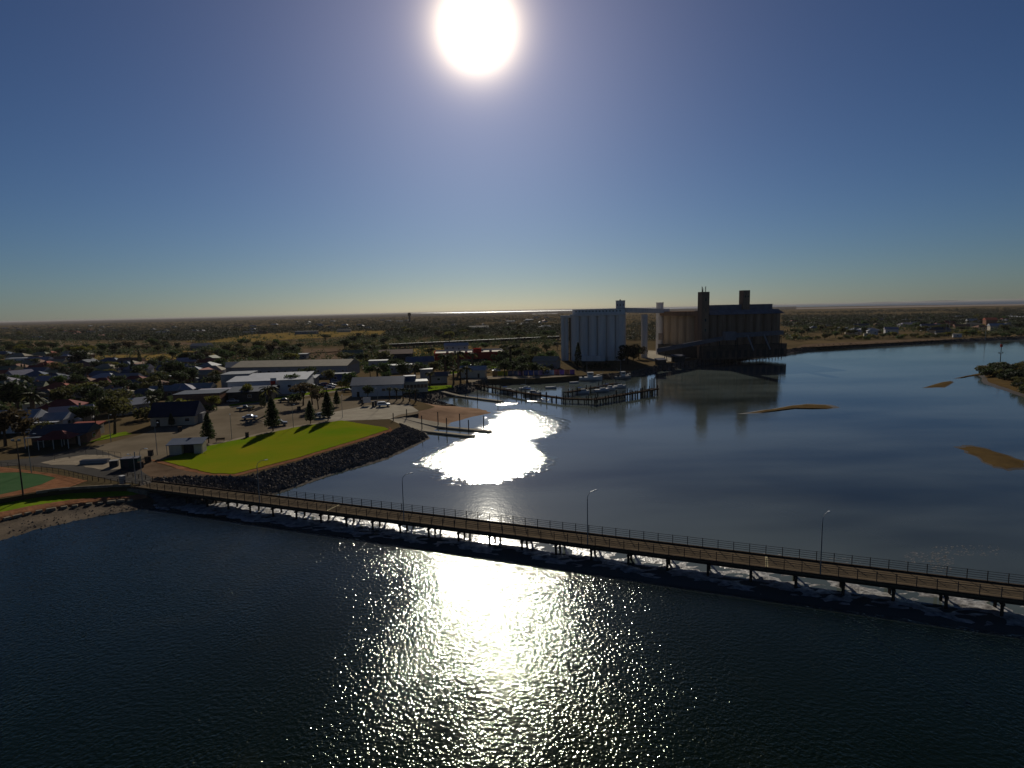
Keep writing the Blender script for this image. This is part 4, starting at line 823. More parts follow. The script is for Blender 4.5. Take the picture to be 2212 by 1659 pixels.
# right-hand town along the river
RT = [(590, 575, 14, 9, 4.5, 'hip', 'white', whitep, 'white house facing the river near the far bank'), (800, 565, 18, 11, 5.5, 'gable', 'lilac', whitep, 'pale lilac gabled hall on the right bank'), (1200, 530, 20, 12, 6, 'gable', 'blue-grey', whitep, 'white building with blue roof on the right bank'), (470, 500, 26, 10, 4, 'gable', 'slate', greyp, 'long slate roof behind the right bank trees'), (250, 530, 22, 9, 4, 'flat', 'silver', creamp, 'flat pale building nearest the brown silos'), (100, 510, 16, 9, 4, 'gable', 'beige', greyp, 'beige gable just right of the brown silos'),
      (950, 445, 18, 11, 4, 'hip', 'white', whitep, 'white hip roof in the middle of the right town'), (1050, 470, 16, 10, 4, 'gable', 'beige', creamp, 'beige gable right of the white hip roof'), (1420, 475, 24, 12, 4.5, 'hip', 'maroon', brickm, 'wide maroon roof in the right town'), (1560, 510, 22, 10, 4, 'gable', 'brown', brickm, 'brown brick building near the right shore'), (1700, 455, 26, 14, 5, 'gable', 'white', whitep, 'bright white roof left of the tall red gable'), (1880, 480, 18, 16, 9, 'gable', 'red', brickm, 'tall steep red gabled church-like roof at the right'),
      (1960, 530, 24, 12, 6, 'gable', 'white', creamp, 'pale building with row of windows below the red gable'), (2110, 520, 26, 14, 6, 'hip', 'beige', creamp, 'long beige building at the right edge'), (1500, 602, 10, 4, 3.2, 'flat', 'white', whitep, 'white shipping container on the right quay'), (1350, 585, 16, 8, 3.5, 'gable', 'slate', greyp, 'grey shed on the right quay left of the container'), (330, 565, 10, 7, 3.4, 'gable', 'white', creamp, 'small white gable among yellow-green bushes'), (530, 590, 9, 6, 3, 'flat', 'olive', creamp, 'small olive kiosk on the right bank'), (650, 490, 14, 9, 4, 'hip', 'brown', brickm, 'brown hip roof behind the lilac hall'),
      (1120, 420, 16, 10, 4, 'gable', 'slate', greyp, 'slate roof deep in the right town trees'), (750, 440, 15, 9, 4, 'hip', 'lilac', greyp, 'lilac roof deep in the right town trees'), (380, 450, 14, 9, 4, 'hip', 'silver', greyp, 'silver hip roof behind the slate roof'), (2030, 440, 18, 11, 5, 'hip', 'maroon', brickm, 'maroon hip roof right of the tall red gable'), (1300, 500, 14, 9, 4, 'hip', 'silver', greyp, 'silver hip roof right of the blue roof')]
for zx, zy, w, d, h, k, ro, wa, lab in RT:
    w, d, h = round(w*.66, 2), round(d*.72, 2), round(h*.9, 2); p = G(1769.6+.2*zx, 608.3+.2*zy, ZT)+Vector((0, d/2, 0)); occ(p, max(w, d)*.5); house(p, w, d, h, k, ro, wa, -.35, lab, 'building', 'buildings of the right-hand town', 1, 'town_building')
# ------------------------------------------------------------------ cars
def car_parts(kind):
    if kind == 'sedan': prof = [(-2.25, .45), (-2.28, .85), (-1.5, .98), (-.9, 1.42), (.35, 1.45), (1.05, .98), (2.1, .82), (2.28, .6), (2.2, .35)]
    elif kind == 'suv': prof = [(-2.25, .5), (-2.3, 1.0), (-2.1, 1.68), (-1.0, 1.76), (.4, 1.74), (1.05, 1.12), (2.15, 1.0), (2.3, .7), (2.22, .42)]
    else: prof = [(-2.6, .55), (-2.6, 1.05), (-.55, 1.05), (-.45, 1.72), (.55, 1.74), (1.15, 1.15), (2.3, 1.05), (2.45, .7), (2.35, .45)]
    mb = MB(); n = len(prof)
    for y, k in ((-.9, 0), (-.86, 1), (.86, 1), (.9, 0)):
        for x, z in prof:
            yy = y*(.80 if z > 1.25 else 1)
            mb.v.append((x, yy, z))
    for s in range(3):
        for i in range(n): a, b = s*n+i, s*n+(i+1) % n; mb.f.append((a, b, b+n, a+n)); mb.m.append(0)
    mb.f.append(tuple(range(n))[::-1]); mb.m.append(0); mb.f.append(tuple(range(3*n, 4*n))); mb.m.append(0)
    body = mb.mesh('body', whitep)
    zt = 1.36 if kind == 'sedan' else 1.62
    zb = .98 if kind == 'sedan' else 1.12
    side = MB()
    x0, x1, x2, x3 = {'sedan': (-1.4, -.85, .3, .95), 'suv': (-2.0, -1.9, .38, .95), 'ute': (-.35, -.32, .5, 1.05)}[kind]
    for s in (-1, 1): side.add([(x0, s*.905, zb), (x3, s*.905, zb), (x2, s*.76, zt), (x1, s*.76, zt)], [(0, 1, 2, 3) if s < 0 else (3, 2, 1, 0)])
    ws_ = MB().add([(x3+.1, -.72, zb+.02), (x3+.1, .72, zb+.02), (x2+.08, .62, zt+.02), (x2+.08, -.62, zt+.02)], [(0, 1, 2, 3)])
    return body, side.mesh('side_windows', glass), ws_.mesh('windscreen', glass)
CARP = {k: car_parts(k) for k in ('sedan', 'suv', 'ute')}
tyre = MB().tube((0, -.11, 0), (0, .11, 0), .33, n=14).mesh('tyre', rubber); rim = MB().tube((0, -.12, 0), (0, .12, 0), .2, n=8).mesh('rim', steel)
hl = MB().box((0, 0, 0), (.08, .36, .16)).mesh('headlight', lensm); tl = MB().box((0, 0, 0), (.08, .3, .2)).mesh('tail_light', redp)
PAINT = {n: mat('car_'+n, c, .25, 0, spec=.5, metal=.1) for n, c in (('white', (.6, .6, .6)), ('silver', (.35, .36, .38)), ('dark', (.03, .03, .035)), ('blue', (.04, .06, .16)), ('red', (.3, .03, .03)), ('grey', (.13, .13, .14)))}
def car(u, v, rz, kind, paint, label):
    e = empty('parked_car', G(u, v, ZT+.06), rz, label, 'car', 'parked cars'); b, s, w = CARP[kind]
    inst('body', b, e, mat=PAINT[paint]); inst('side_windows', s, e); inst('windscreen', w, e)
    for x in (-1.4, 1.4):
        for y in (-.82, .82):
            t_ = inst('wheel', tyre, e, (x, y, .33)); inst('rim', rim, t_)
    for y in (-.62, .62): inst('headlight', hl, e, (2.24, y, .68)); inst('tail_light', tl, e, (-2.28, y, .78))
    return e
for a in ((540, 905, .25, 'sedan', 'silver', 'silver car driving across the open car park'), (604, 919, .3, 'suv', 'grey', 'grey four wheel drive parked behind the tallest lawn pine'), (701, 902, .3, 'suv', 'silver', 'silver car parked between the two pines at the lawn top'), (529, 886, .3, 'ute', 'dark', 'dark utility parked on the far side of the car park'), (504, 869, .16, 'sedan', 'white', 'white car parked outside the dark workshop'), (829, 878, .2, 'suv', 'white', 'white car parked on the boat ramp apron beside the palms'),
          (575, 858, .2, 'sedan', 'blue', 'blue car by the blue banner'), (609, 846, .2, 'sedan', 'silver', 'silver car just right of the pylon sign'), (624, 845, .2, 'suv', 'white', 'white wagon second from the pylon sign'), (637, 842, .2, 'sedan', 'silver', 'car with bright glint third from the pylon sign'), (664, 838, .2, 'sedan', 'grey', 'grey car left of the bushy street tree'), (676, 837.5, .2, 'suv', 'white', 'white car right of the bushy street tree'), (693, 835, .2, 'sedan', 'blue', 'blue car in the yard row, left of the red one'),
          (704, 834, .2, 'suv', 'red', 'red car in the yard row'), (716, 835, .2, 'sedan', 'white', 'white car at the right end of the yard row'), (712, 841, .3, 'ute', 'blue', 'blue utility on the street below the yard row'), (727, 828, .2, 'suv', 'silver', 'silver car behind the dark blue shed'), (752, 846, .2, 'sedan', 'dark', 'dark car on the street left of the blue-roofed shed'), (615, 868, .3, 'sedan', 'dark', 'dark car under the spreading car park trees'), (1018, 793, .1, 'sedan', 'silver', 'silver car in front of the red store'), (1005, 792, .1, 'suv', 'white', 'white car in front of the red store, left of the silver one'),
          (1072, 803, .2, 'sedan', 'white', 'white car glinting behind the mural fence'), (690, 902, .3, 'sedan', 'dark', 'dark car left of the silver one at the lawn top')):
    car(*a)
# signs, shelter and trailer on the apron
e = empty('notice_board', G(793, 876, ZT), .2, 'white notice board on two posts on the ramp apron', 'sign'); build('panel', MB().box((0, 0, 2.0), (2.6, .12, 2.0)), whitep, e)
for x in (-1.1, 1.1): build('post', MB().box((x, 0, .5), (.12, .1, 1.0)), darksteel, e)
for u, v, ln_ in ((784, 873, 'dark ticket machine left of the white notice board'), (806, 879, 'dark ticket machine right of the white notice board'), (812, 877, 'thin dark marker post beside the ticket machine')):
    e = empty('ticket_machine', G(u, v, ZT), .1, ln_, 'machine'); build('body', MB().box((0, 0, .9), (.8, .6, 1.8)), darksteel, e); build('hood', MB().box((0, -.05, 1.86), (1.0, .8, .12)), silor, e)
# ------------------------------------------------------------------ trees
def leaf(mb, p, s, up=.3):
    n = Vector((random.gauss(0, 1), random.gauss(0, 1), random.gauss(0, 1)+up)).normalized(); a = n.orthogonal().normalized(); b = n.cross(a); t = random.uniform(0, 6.28)
    a, b = a*math.cos(t)+b*math.sin(t), b*math.cos(t)-a*math.sin(t)
    a *= s*random.uniform(.7, 1.3); b *= s*random.uniform(.35, .7)
    mb.add([p-a, p-b, p+a*.9, p+b], [(0, 1, 2, 3)])
def blob(mb, c, r, n, s, shell=.55):
    for _ in range(n):
        d = Vector((random.gauss(0, 1), random.gauss(0, 1), random.gauss(0, 1))).normalized(); q = random.uniform(shell, 1)
        leaf(mb, Vector(c)+Vector((d.x*r[0], d.y*r[1], d.z*r[2]))*q, s)
def crown_round(seed, h=8, w=6.5, n=9, ln=90, ls=.42, low=.28):
    random.seed(seed); mb = MB(); cs = []
    for i in range(n):
        a = 6.2832*i/n+random.uniform(-.4, .4); q = random.uniform(.2, .62) if i else 0; z = random.uniform(low+.15, .84)
        r = w*random.uniform(.2, .3); c = (math.cos(a)*w*.5*q*1.35, math.sin(a)*w*.5*q*1.35, h*z); cs.append(c); blob(mb, c, (r, r, r*.8), ln, ls)
    blob(mb, (0, 0, h*.62), (w*.36, w*.36, h*.3), ln*2, ls, .3)
    tk = MB(); tk.tube((0, 0, -.2), (.1, 0, h*.4), .24, .16, 7)
    for c in cs[:6]: tk.tube((.1, 0, h*.34), c, .12, .04, 5)
    return mb, tk
def crown_gum(seed, h=10, w=9):
    random.seed(seed); mb = MB(); tk = MB(); tk.tube((0, 0, -.2), (.3, .1, h*.38), .32, .22, 8)
    for i in range(11):
        a = 6.2832*i/11+random.uniform(-.5, .5); q = random.uniform(.25, 1); c = Vector((math.cos(a)*w*.42*q, math.sin(a)*w*.42*q, h*(.88-.22*q+random.uniform(-.1, .08))))
        r = w*random.uniform(.13, .21); blob(mb, c, (r*1.2, r*1.2, r*.7), 90, .42); tk.tube((.3, .1, h*.36), tuple(c*.6+Vector((0, 0, h*.2))), .13, .08, 5); tk.tube(tuple(c*.6+Vector((0, 0, h*.2))), tuple(c), .08, .03, 5)
    return mb, tk
def crown_cypress(seed, h=11, w=3.0):
    random.seed(seed); mb = MB()
    for _ in range(900):
        z = random.uniform(.06, 1); r = w*.5*math.sin(min(1, (1-z)*1.5+.05)*1.5708)*(.6+.4*min(1, z*5))*random.uniform(.6, 1.05); a = random.uniform(0, 6.28)
        leaf(mb, Vector((math.cos(a)*r, math.sin(a)*r, z*h)), .36, 0)
    return mb, MB().tube((0, 0, -.2), (0, 0, h*.8), .2, .04, 6)
def crown_pine(seed, h=10, w=5.6):
    random.seed(seed); mb = MB(); tk = MB().tube((0, 0, -.2), (0, 0, h), .2, .03, 7)
    for k in range(24):
        z = .17+.83*k/23; r = w*.5*(max(0, 1-z)/.83)**.72*(1.0 if z > .24 else .86)+.06; nb = 10
        for j in range(nb):
            a = 6.2832*(j+.37*k)/nb+random.uniform(-.15, .15); rr = r*random.uniform(.8, 1.08)
            for q in range(6):
                f = (q+.8)/6; leaf(mb, Vector((math.cos(a)*rr*f, math.sin(a)*rr*f, z*h+.22*f*f+random.uniform(-.14, .16))), .42, .2)
            if k % 3 == 0: tk.tube((0, 0, z*h), (math.cos(a)*rr*.8, math.sin(a)*rr*.8, z*h+.15), .035, .015, 4)
    return mb, tk
def crown_palm(seed, h=6, fl=2.3, tr=.38):
    random.seed(seed); mb = MB(); tk = MB().lathe((0, 0, -.2), ((tr*1.25, 0), (tr, .8), (tr*.85, h*.6), (tr*.95, h*.92), (tr*.5, h+.3)), 9)
    for i in range(26):
        a = 6.2832*i/26*2.4+random.uniform(-.15, .15); el = random.uniform(-.2, 1.25); L2 = fl*random.uniform(.85, 1.1); pts = []
        for q in range(7):
            f = q/6; pts.append(Vector((math.cos(a)*L2*f*math.cos(el*(1-f*.3)), math.sin(a)*L2*f*math.cos(el*(1-f*.3)), h+.1+L2*(math.sin(el)*f-.62*f*f))))
        side = Vector((-math.sin(a), math.cos(a), 0))
        for q in range(6):
            w0, w1 = .34*math.sin((q/6*.9+.1)*3), .34*math.sin(((q+1)/6*.9+.1)*3)
            for s in (-1, 1): mb.add([pts[q], pts[q+1], pts[q+1]+side*s*w1-Vector((0, 0, .16)), pts[q]+side*s*w0-Vector((0, 0, .16))], [(0, 1, 2, 3)])
    return mb, tk
def crown_bush(seed, h=2.4, w=3.6):
    random.seed(seed); mb = MB()
    for i in range(6): a = i*1.05; blob(mb, (math.cos(a)*w*.28, math.sin(a)*w*.28, h*random.uniform(.4, .62)), (w*.25, w*.25, h*.4), 60, .3)
    return mb, MB().tube((0, 0, -.2), (0, 0, h*.5), .09, .05, 5)
PROTO = {}
for kind, fn, hh, k in (('round', crown_round, 8, 4), ('gum', crown_gum, 10, 4), ('cypress', crown_cypress, 11, 2), ('pine', crown_pine, 10, 3), ('palm', crown_palm, 6, 3), ('bush', crown_bush, 2.4, 2)):
    PROTO[kind] = []
    for i in range(k):
        c, t_ = fn(100+17*i+len(kind)); PROTO[kind].append((c.mesh('crown', LEAF['mid green']), t_.mesh('trunk', bark), hh))
random.seed(21)
TREES = []
def tree(p, kind, h, tint, label=None, wide=1.0):
    cr, tk, hh = random.choice(PROTO[kind]); s = h/hh; nm = {'round': 'broadleaf_tree', 'gum': 'gum_tree', 'cypress': 'cypress_tree', 'pine': 'pine_tree', 'palm': 'palm_tree', 'bush': 'shrub'}[kind]
    e = empty(nm, p, random.uniform(0, 6.28)); e.scale = (s*wide, s*wide, s); e['category'] = 'shrub' if kind == 'bush' else 'tree'
    inst('crown', cr, e, mat=LEAF[tint]); inst('trunk', tk, e)
    TREES.append((e, kind, tint, h, label)); return e
def T(u, v, kind, h, tint, label=None, wide=1.0): return tree(G(u, v, ZT), kind, h, tint, label, wide)
def TZ(zx, zy, kind, h, tint, label=None, wide=1.0): return T(.2*zx, 636+.2*zy, kind, h, tint, label, wide)
# Norfolk pines by the lawn
for u, v, h, ln_ in ((451, 957, 7.6, 'dark pine right of the toilet block, leftmost on the lawn edge'), (590, 931, 9.4, 'tallest dark pine on the lawn edge beside the grey car'), (671, 915, 6.8, 'dark pine in the middle of the lawn top edge'), (709, 908, 8.8, 'tall narrow pine at the top right of the lawn'), (728, 878, 5.6, 'smaller pine in the car park behind the lawn top'), (371, 922, 4.0, 'little pine standing in front of the navy-roofed hall')):
    T(u, v, 'pine', h, 'dark green' if h > 7 else 'dark green', ln_)
# palms
for i, u in enumerate((842, 857, 871, 885, 898)): T(u, 863+i*1.2, 'palm', 4.2, 'dark green', 'stout palm by the ramp, %s of five from the left' % ORD[i])
for u, v, h, ln_ in ((585, 893, 8.5, 'tall palm behind the tallest lawn pine'), (980, 829, 6.5, 'palm on the gangway point, left of three'), (995, 827, 6, 'palm on the gangway point, middle of three'), (1009, 826, 6.8, 'palm on the gangway point, right of three'), (816, 828, 7, 'palm behind the blue-roofed shed'), (897, 820, 7, 'palm in the street left of the grey kiosk'), (930, 832, 5.5, 'palm at the gangway lawn'), (76, 925, 10, 'tall palm in front of the white veranda house'), (330, 898, 6, 'palm beside the white gabled shed'),
                 (991, 808, 11, 'very tall palm in front of the red store'), (1021, 800, 9, 'tall palm right of the red store doors'), (962, 806, 9, 'tall palm left in front of the red store'), (1103, 786, 10, 'tall palm on the street left of the white silos')): T(u, v, 'palm', h, 'olive', ln_, 1.15)
# trees of the left suburb, one by one
for a in ((200, 1330, 'round', 14, 'blackish', 'very large dark tree at the left edge behind the white house', 1.35), (60, 1640, 'round', 11, 'brownish', 'broad brownish tree at the far left by the road', 1.3), (1240, 1510, 'gum', 11.5, 'olive', 'spreading gum tree on the verge left of the hall', 1.15), (700, 1190, 'round', 8, 'olive', None), (960, 1190, 'round', 8, 'dark green', None, 1.2), (1080, 1270, 'gum', 9, 'dark green', None), (1330, 1080, 'round', 7, 'dark green', None, 1.3), (1440, 1120, 'round', 7, 'blackish', None), (860, 1400, 'round', 6, 'mid green', None, 1.2), (1440, 900, 'cypress', 10.5, 'blackish', 'tall dark cypress among the left houses, nearer of two'), (1515, 770, 'cypress', 10, 'dark green', 'second cypress behind the nearer one'), (1330, 860, 'cypress', 8, 'dark green', None),
          (860, 690, 'round', 11, 'yellow-green', 'yellow-green tree catching light beside the paddock', 1.2), (650, 670, 'round', 8, 'dark green', None), (860, 780, 'round', 12, 'blackish', None, 1.6), (1100, 700, 'round', 8, 'dark green', None), (1870, 705, 'round', 8, 'mid green', None, 1.3), (1850, 900, 'round', 10, 'dark green', None, 1.4), (1760, 975, 'round', 7, 'olive', 'rounded olive tree in front of the blue-grey hipped roof', 1.3), (1745, 1140, 'cypress', 8.5, 'blackish', 'dark cypress behind the navy-roofed hall'), (1990, 1270, 'bush', 5.0, 'yellow-green', 'yellow bush at the right end of the navy-roofed hall', 1.0), (1580, 1350, 'bush', 4.5, 'olive', 'olive bush at the left end of the navy-roofed hall', 1.1),
          (1500, 1250, 'round', 6, 'dark green', None), (1260, 1200, 'round', 6.5, 'mid green', None), (830, 890, 'round', 7, 'blackish', None), (650, 890, 'round', 7, 'brownish', None), (1050, 1180, 'palm', 7, 'olive', None), (500, 970, 'round', 6, 'yellow-green', None), (570, 990, 'bush', 4, 'yellow-green', None), (380, 790, 'round', 7, 'dark green', None), (240, 850, 'cypress', 6, 'blackish', 'small dark cypress at far left, left of a pair'), (272, 850, 'cypress', 6, 'blackish', 'small dark cypress at far left, right of a pair'), (110, 830, 'round', 8, 'dark green', None), (30, 870, 'gum', 10, 'dark green', None), (270, 1600, 'round', 7, 'brownish', None), (450, 1600, 'round', 6, 'olive', None),
          (1330, 1330, 'round', 7, 'olive', None), (1000, 1380, 'round', 6, 'dark green', None), (620, 1180, 'round', 6, 'dark green', None), (760, 1180, 'gum', 8, 'olive', None), (300, 1020, 'round', 7, 'dark green', None), (30, 1010, 'round', 8, 'blackish', None), (1550, 900, 'round', 8, 'mid green', None), (1950, 900, 'round', 9, 'dark green', None), (1640, 830, 'round', 8, 'dark green', None, 1.3), (2050, 970, 'round', 8, 'dark green', None), (2150, 820, 'gum', 11, 'dark green', None), (1740, 760, 'round', 7, 'olive', None), (2060, 740, 'round', 9, 'blackish', None, 1.3), (1980, 745, 'round', 8, 'dark green', None, 1.2)):
    TZ(*a)
# street and car park trees
for a in ((534, 866, 'round', 7, 'yellow-green', 'yellowing street tree in front of the dark workshop', 1.15), (462, 882, 'round', 5, 'yellow-green', 'small golden tree at the car park edge near the shops', 1.2), (575, 848, 'round', 6, 'yellow-green', 'olive-gold tree left of the pylon sign'), (631, 846, 'round', 8.5, 'mid green', 'full green tree right of the pylon sign', 1.1), (664, 835, 'round', 9.5, 'dark green', 'tall dark tree beside the parked car yard', 1.0), (713, 829, 'round', 7.5, 'olive', 'olive street tree right of the car yard', 1.1), (757, 836, 'round', 7, 'mid green', 'round street tree left of the blue-roofed shed', 1.1), (742, 838, 'bush', 3.5, 'yellow-green', 'low yellow bush on the verge left of the blue-roofed shed'),
          (655, 876, 'gum', 8.5, 'brownish', 'spreading brownish tree in the car park, left of three', 1.2), (675, 874, 'gum', 8, 'olive', 'spreading tree in the car park, middle of three', 1.1), (688, 884, 'gum', 7.5, 'brownish', 'spreading tree in the car park, right of three', 1.0), (640, 869, 'bush', 3.8, 'dark green', 'dark shrub at the left foot of the car park trees', 1.1), (772, 855, 'round', 5.5, 'blackish', 'dark bushy tree against the blue-roofed shed', 1.3), (795, 862, 'round', 5.5, 'dark green', 'small tree in front of the blue-roofed shed'), (540, 884, 'bush', 1.6, 'olive', 'low hedge bush beside the dark utility', 1.3), (565, 878, 'cypress', 5.5, 'blackish', 'thin dark cypress behind the car park, left of a pair'), (571, 879, 'cypress', 5.2, 'blackish', 'thin dark cypress behind the car park, right of a pair')):
    T(*a)
for u, v, k, h, t_ in ((800, 815, 'round', 7, 'mid green'), (829, 820, 'round', 9, 'mid green'), (833, 828, 'round', 6, 'mid green'), (871, 817, 'round', 8.5, 'dark green'), (910, 815, 'round', 8, 'mid green'), (938, 810, 'round', 7.5, 'olive'), (965, 800, 'round', 10, 'dark green'), (1006, 801, 'round', 6, 'mid green'), (1047, 801, 'round', 6, 'mid green'), (1080, 800, 'round', 9.5, 'blackish'), (1090, 812, 'round', 8.5, 'dark green'), (1107, 807, 'round', 7, 'blackish'), (1127, 811, 'round', 6.5, 'dark green'), (1155, 810, 'round', 7, 'dark green'), (1176, 809, 'bush', 4.5, 'olive'), (1129, 790, 'round', 5.5, 'mid green'), (1151, 787, 'round', 5.5, 'mid green'), (1170, 783, 'round', 6, 'mid green'), (1190, 778, 'round', 6.5, 'mid green'),
                     (1249, 793, 'cypress', 14, 'dark green'), (1356, 786, 'round', 12, 'blackish'), (1368, 783, 'round', 10, 'dark green'), (1380, 776, 'round', 9, 'brownish'), (1343, 789, 'round', 7, 'blackish'), (1088, 786, 'round', 9, 'dark green'), (1120, 776, 'round', 8, 'dark green'), (1150, 772, 'round', 7, 'olive'), (1180, 768, 'gum', 9, 'dark green'), (1290, 796, 'bush', 3.5, 'blackish'), (1310, 796, 'bush', 3, 'dark green'), (1270, 797, 'bush', 3, 'dark green')):
    T(u, v, k, h, t_, 'tall dark cypress standing against the white silos' if (u, k) == (1249, 'cypress') else None, random.uniform(.95, 1.25))
# mangroves on the island at the right
for i in range(130):
    u, v = random.uniform(2118, 2330), random.uniform(792, 856)
    lim = 794+(0 if u > 2160 else (2160-u)*.12); low = 812+(u-2118)*.42
    if not (lim < v < low-6) or (2195 < u < 2215 and 803 < v < 812): continue
    tree(G(u, v, .7), 'bush', random.uniform(2.6, 4.4), random.choice(('dark green', 'blackish', 'olive')), None, 1.3)
for i in range(40):
    u = 1715+i*12.8+random.uniform(-4, 4); v = 737.5-(u-1720)*.020-random.uniform(1, 6); kd = random.choice(('bush', 'bush', 'round'))
    T(u, v, kd, random.uniform(2.5, 4.5) if kd == 'bush' else random.uniform(4, 7), random.choice(('dark green', 'olive', 'yellow-green', 'mid green')), None, 1.3)
NEAR = len(TREES)
GRID = {}; NG = [0]
def clear(p, r):
    while NG[0] < len(OCC):
        x, y, q = OCC[NG[0]]; NG[0] += 1
        for i in range(int((x-q-8)//40), int((x+q+8)//40)+1):
            for j in range(int((y-q-8)//40), int((y+q+8)//40)+1): GRID.setdefault((i, j), []).append((x, y, q))
    return all((p.x-x)**2+(p.y-y)**2 > (q+r)**2 for x, y, q in GRID.get((int(p.x//40), int(p.y//40)), ()))
def inside(u, v, poly):
    c = False; j = len(poly)-1
    for i in range(len(poly)):
        if (poly[i][1] > v) != (poly[j][1] > v) and u < (poly[j][0]-poly[i][0])*(v-poly[i][1])/(poly[j][1]-poly[i][1])+poly[i][0]: c = not c
        j = i
    return c
OPEN = [[(0, 753), (200, 758), (420, 751), (420, 737), (0, 736)], [(190, 783), (300, 790), (375, 794), (425, 784), (405, 764), (196, 768)], [(400, 745), (700, 736), (835, 729), (835, 715), (560, 722)], [(380, 782), (480, 760), (387, 758)], [(640, 790), (745, 792), (730, 752), (655, 754)], [(828, 752), (1010, 746), (1030, 757), (860, 772)], [(940, 786), (1080, 786), (1080, 758), (940, 758)], [(1205, 800), (1370, 790), (1700, 760), (1700, 690), (1205, 690)], [(480, 860), (660, 850), (750, 810), (700, 788), (500, 790)]]
ZONES = [((0, 480, 772, 890), 48, 5.5, 8.5), ((0, 420, 738, 772), 46, 7, 12), ((420, 840, 738, 790), 46, 7, 12), ((840, 1205, 718, 742), 32, 7, 11), ((780, 1205, 754, 800), 22, 6, 9), ((1700, 2212, 698, 730), 60, 6, 10), ((0, 1205, 716, 738), 40, 8, 12)]
for (u0, u1, v0, v1), n, h0, h1 in ZONES:
    k = 0; tries = 0
    while k < n and tries < 900:
        tries += 1; u, v = random.uniform(u0, u1), random.uniform(v0, v1)
        if u > 1700: v -= (u-1700)*.026-2
        if any(inside(u, v, o) for o in OPEN): continue
        p = G(u, v, ZT)
        if not clear(p, 2.5): continue
        kd = random.choice(('round', 'round', 'round', 'gum', 'gum', 'bush')); h = random.uniform(h0, h1) if kd != 'bush' else random.uniform(3, 4.5)
        tree(p, kd, h, random.choice(('dark green', 'dark green', 'olive', 'mid green', 'blackish', 'brownish', 'yellow-green') if random.random() < .5 else ('dark green', 'olive')), None, random.uniform(1.0, 1.5)); occ(p, 2); k += 1
# labels for the rest: what kind, which tint, beside which findable thing, and which one of those
MARK = [(G(u, v, ZT), n) for u, v, n in ((368, 915, 'the navy-roofed hall'), (565, 845, 'the white showroom'), (640, 812, 'the long grey-brown warehouse'), (812, 850, 'the blue-roofed boat shed'), (1010, 782, 'the red store'), (1280, 780, 'the white silos'), (128, 852, 'the bright red roof'), (80, 825, 'the pale gabled houses'), (230, 806, 'the bright beige roof'), (300, 772, 'the dry yellow paddock'), (600, 728, 'the far dry field'), (1000, 745, 'the freight train'), (850, 780, 'the dark brown shed'), (2145, 700, 'the tall red gable'), (1930, 718, 'the right bank lilac hall'), (1780, 712, 'the brown silos'), (2010, 712, 'the blue roof on the right bank'), (2170, 800, 'the island beacon'), (338, 828, 'the blue-grey hipped roofs'), (150, 900, 'the houses by the road'), (60, 770, 'the long flat white building'), (1140, 812, 'the mural fence'))]
BK = {'round': 'leafy', 'gum': 'gum', 'cypress': 'narrow cypress', 'pine': 'pine', 'palm': 'palm', 'bush': 'low'}
grp = {}
for e, kind, tint, h, lab in TREES:
    if lab: e['label'] = lab; e['group'] = 'named trees'; continue
    p = Vector(e.location); m, nm = min(MARK, key=lambda q: (q[0]-p).length)
    du = UV(p)[0]-UV(m)[0]; dd = p.length-m.length
    rel = ('behind' if dd > 0 else 'in front of') if abs(dd) > abs(du)*p.length/FPX else ('right of' if du > 0 else 'left of')
    size = '' if kind == 'bush' else ('tall ' if h > 9.5 else 'small ' if h < 7 else '')
    base = '%s%s %s %s %s %s' % (size, tint, BK[kind], 'shrub' if kind == 'bush' else 'tree', rel, nm)
    grp.setdefault(base, []).append((UV(p)[0], e, nm))
for base, L3 in grp.items():
    L3.sort(key=lambda q: q[0])
    for i, (u, e, nm) in enumerate(L3):
        e['label'] = base if len(L3) == 1 else base+', '+ORD[min(i, 29)]+' from left'
        e['group'] = 'trees near '+nm.replace('the ', '')
# ------------------------------------------------------------------ far town: small houses between the trees
random.seed(5)
fw = {}; FH = []
for i in range(172):
    for _ in range(40):
        if i < 95: u = random.uniform(0, 1205); v = 695-.0217*u+random.uniform(13, 40)
        elif i < 125: u = random.uniform(1700, 2212); v = 695-.0217*u+random.uniform(36, 70)
        else: u = random.uniform(0, 460); v = random.uniform(770, 868)
        if any(inside(u, v, o) for o in OPEN): continue
        p = G(u, v, ZT)
        if clear(p, 7): break
    else: continue
    occ(p, 7 if i >= 125 else 4); w, d = random.choice(((14, 9), (17, 10), (12, 8), (24, 12))) if i < 125 else random.choice(((13, 9), (15, 10), (12, 8)))
    ro = random.choice(('white', 'silver', 'blue-grey', 'red', 'beige', 'brown', 'maroon', 'lilac', 'olive', 'slate')); k = random.choice(('hip', 'gable'))
    e = house(p, w, d, 3, k, ro, random.choice(WALLS), random.choice((.1, .1, 1.67, -.2)), None, det=1 if i >= 95 else 0, name='house')
    e['category'] = 'house'; m, nm = min(MARK, key=lambda q: (q[0]-p).length); dist = p.length
    zone = 'small distant' if i < 95 else 'distant' if i < 125 else 'suburban'
    base = '%s %s-roofed %s house %s %s' % (zone, ro, {'hip': 'hipped', 'gable': 'gabled'}[k], 'behind' if p.length > m.length else 'near', nm)
    fw.setdefault(base, []).append((UV(p)[0], e))
for base, L3 in fw.items():
    L3.sort(key=lambda q: q[0])
    for i, (u, e) in enumerate(L3): e['label'] = base if len(L3) == 1 else base+', '+ORD[min(i, 29)]+' from left'; e['group'] = 'houses of the town'
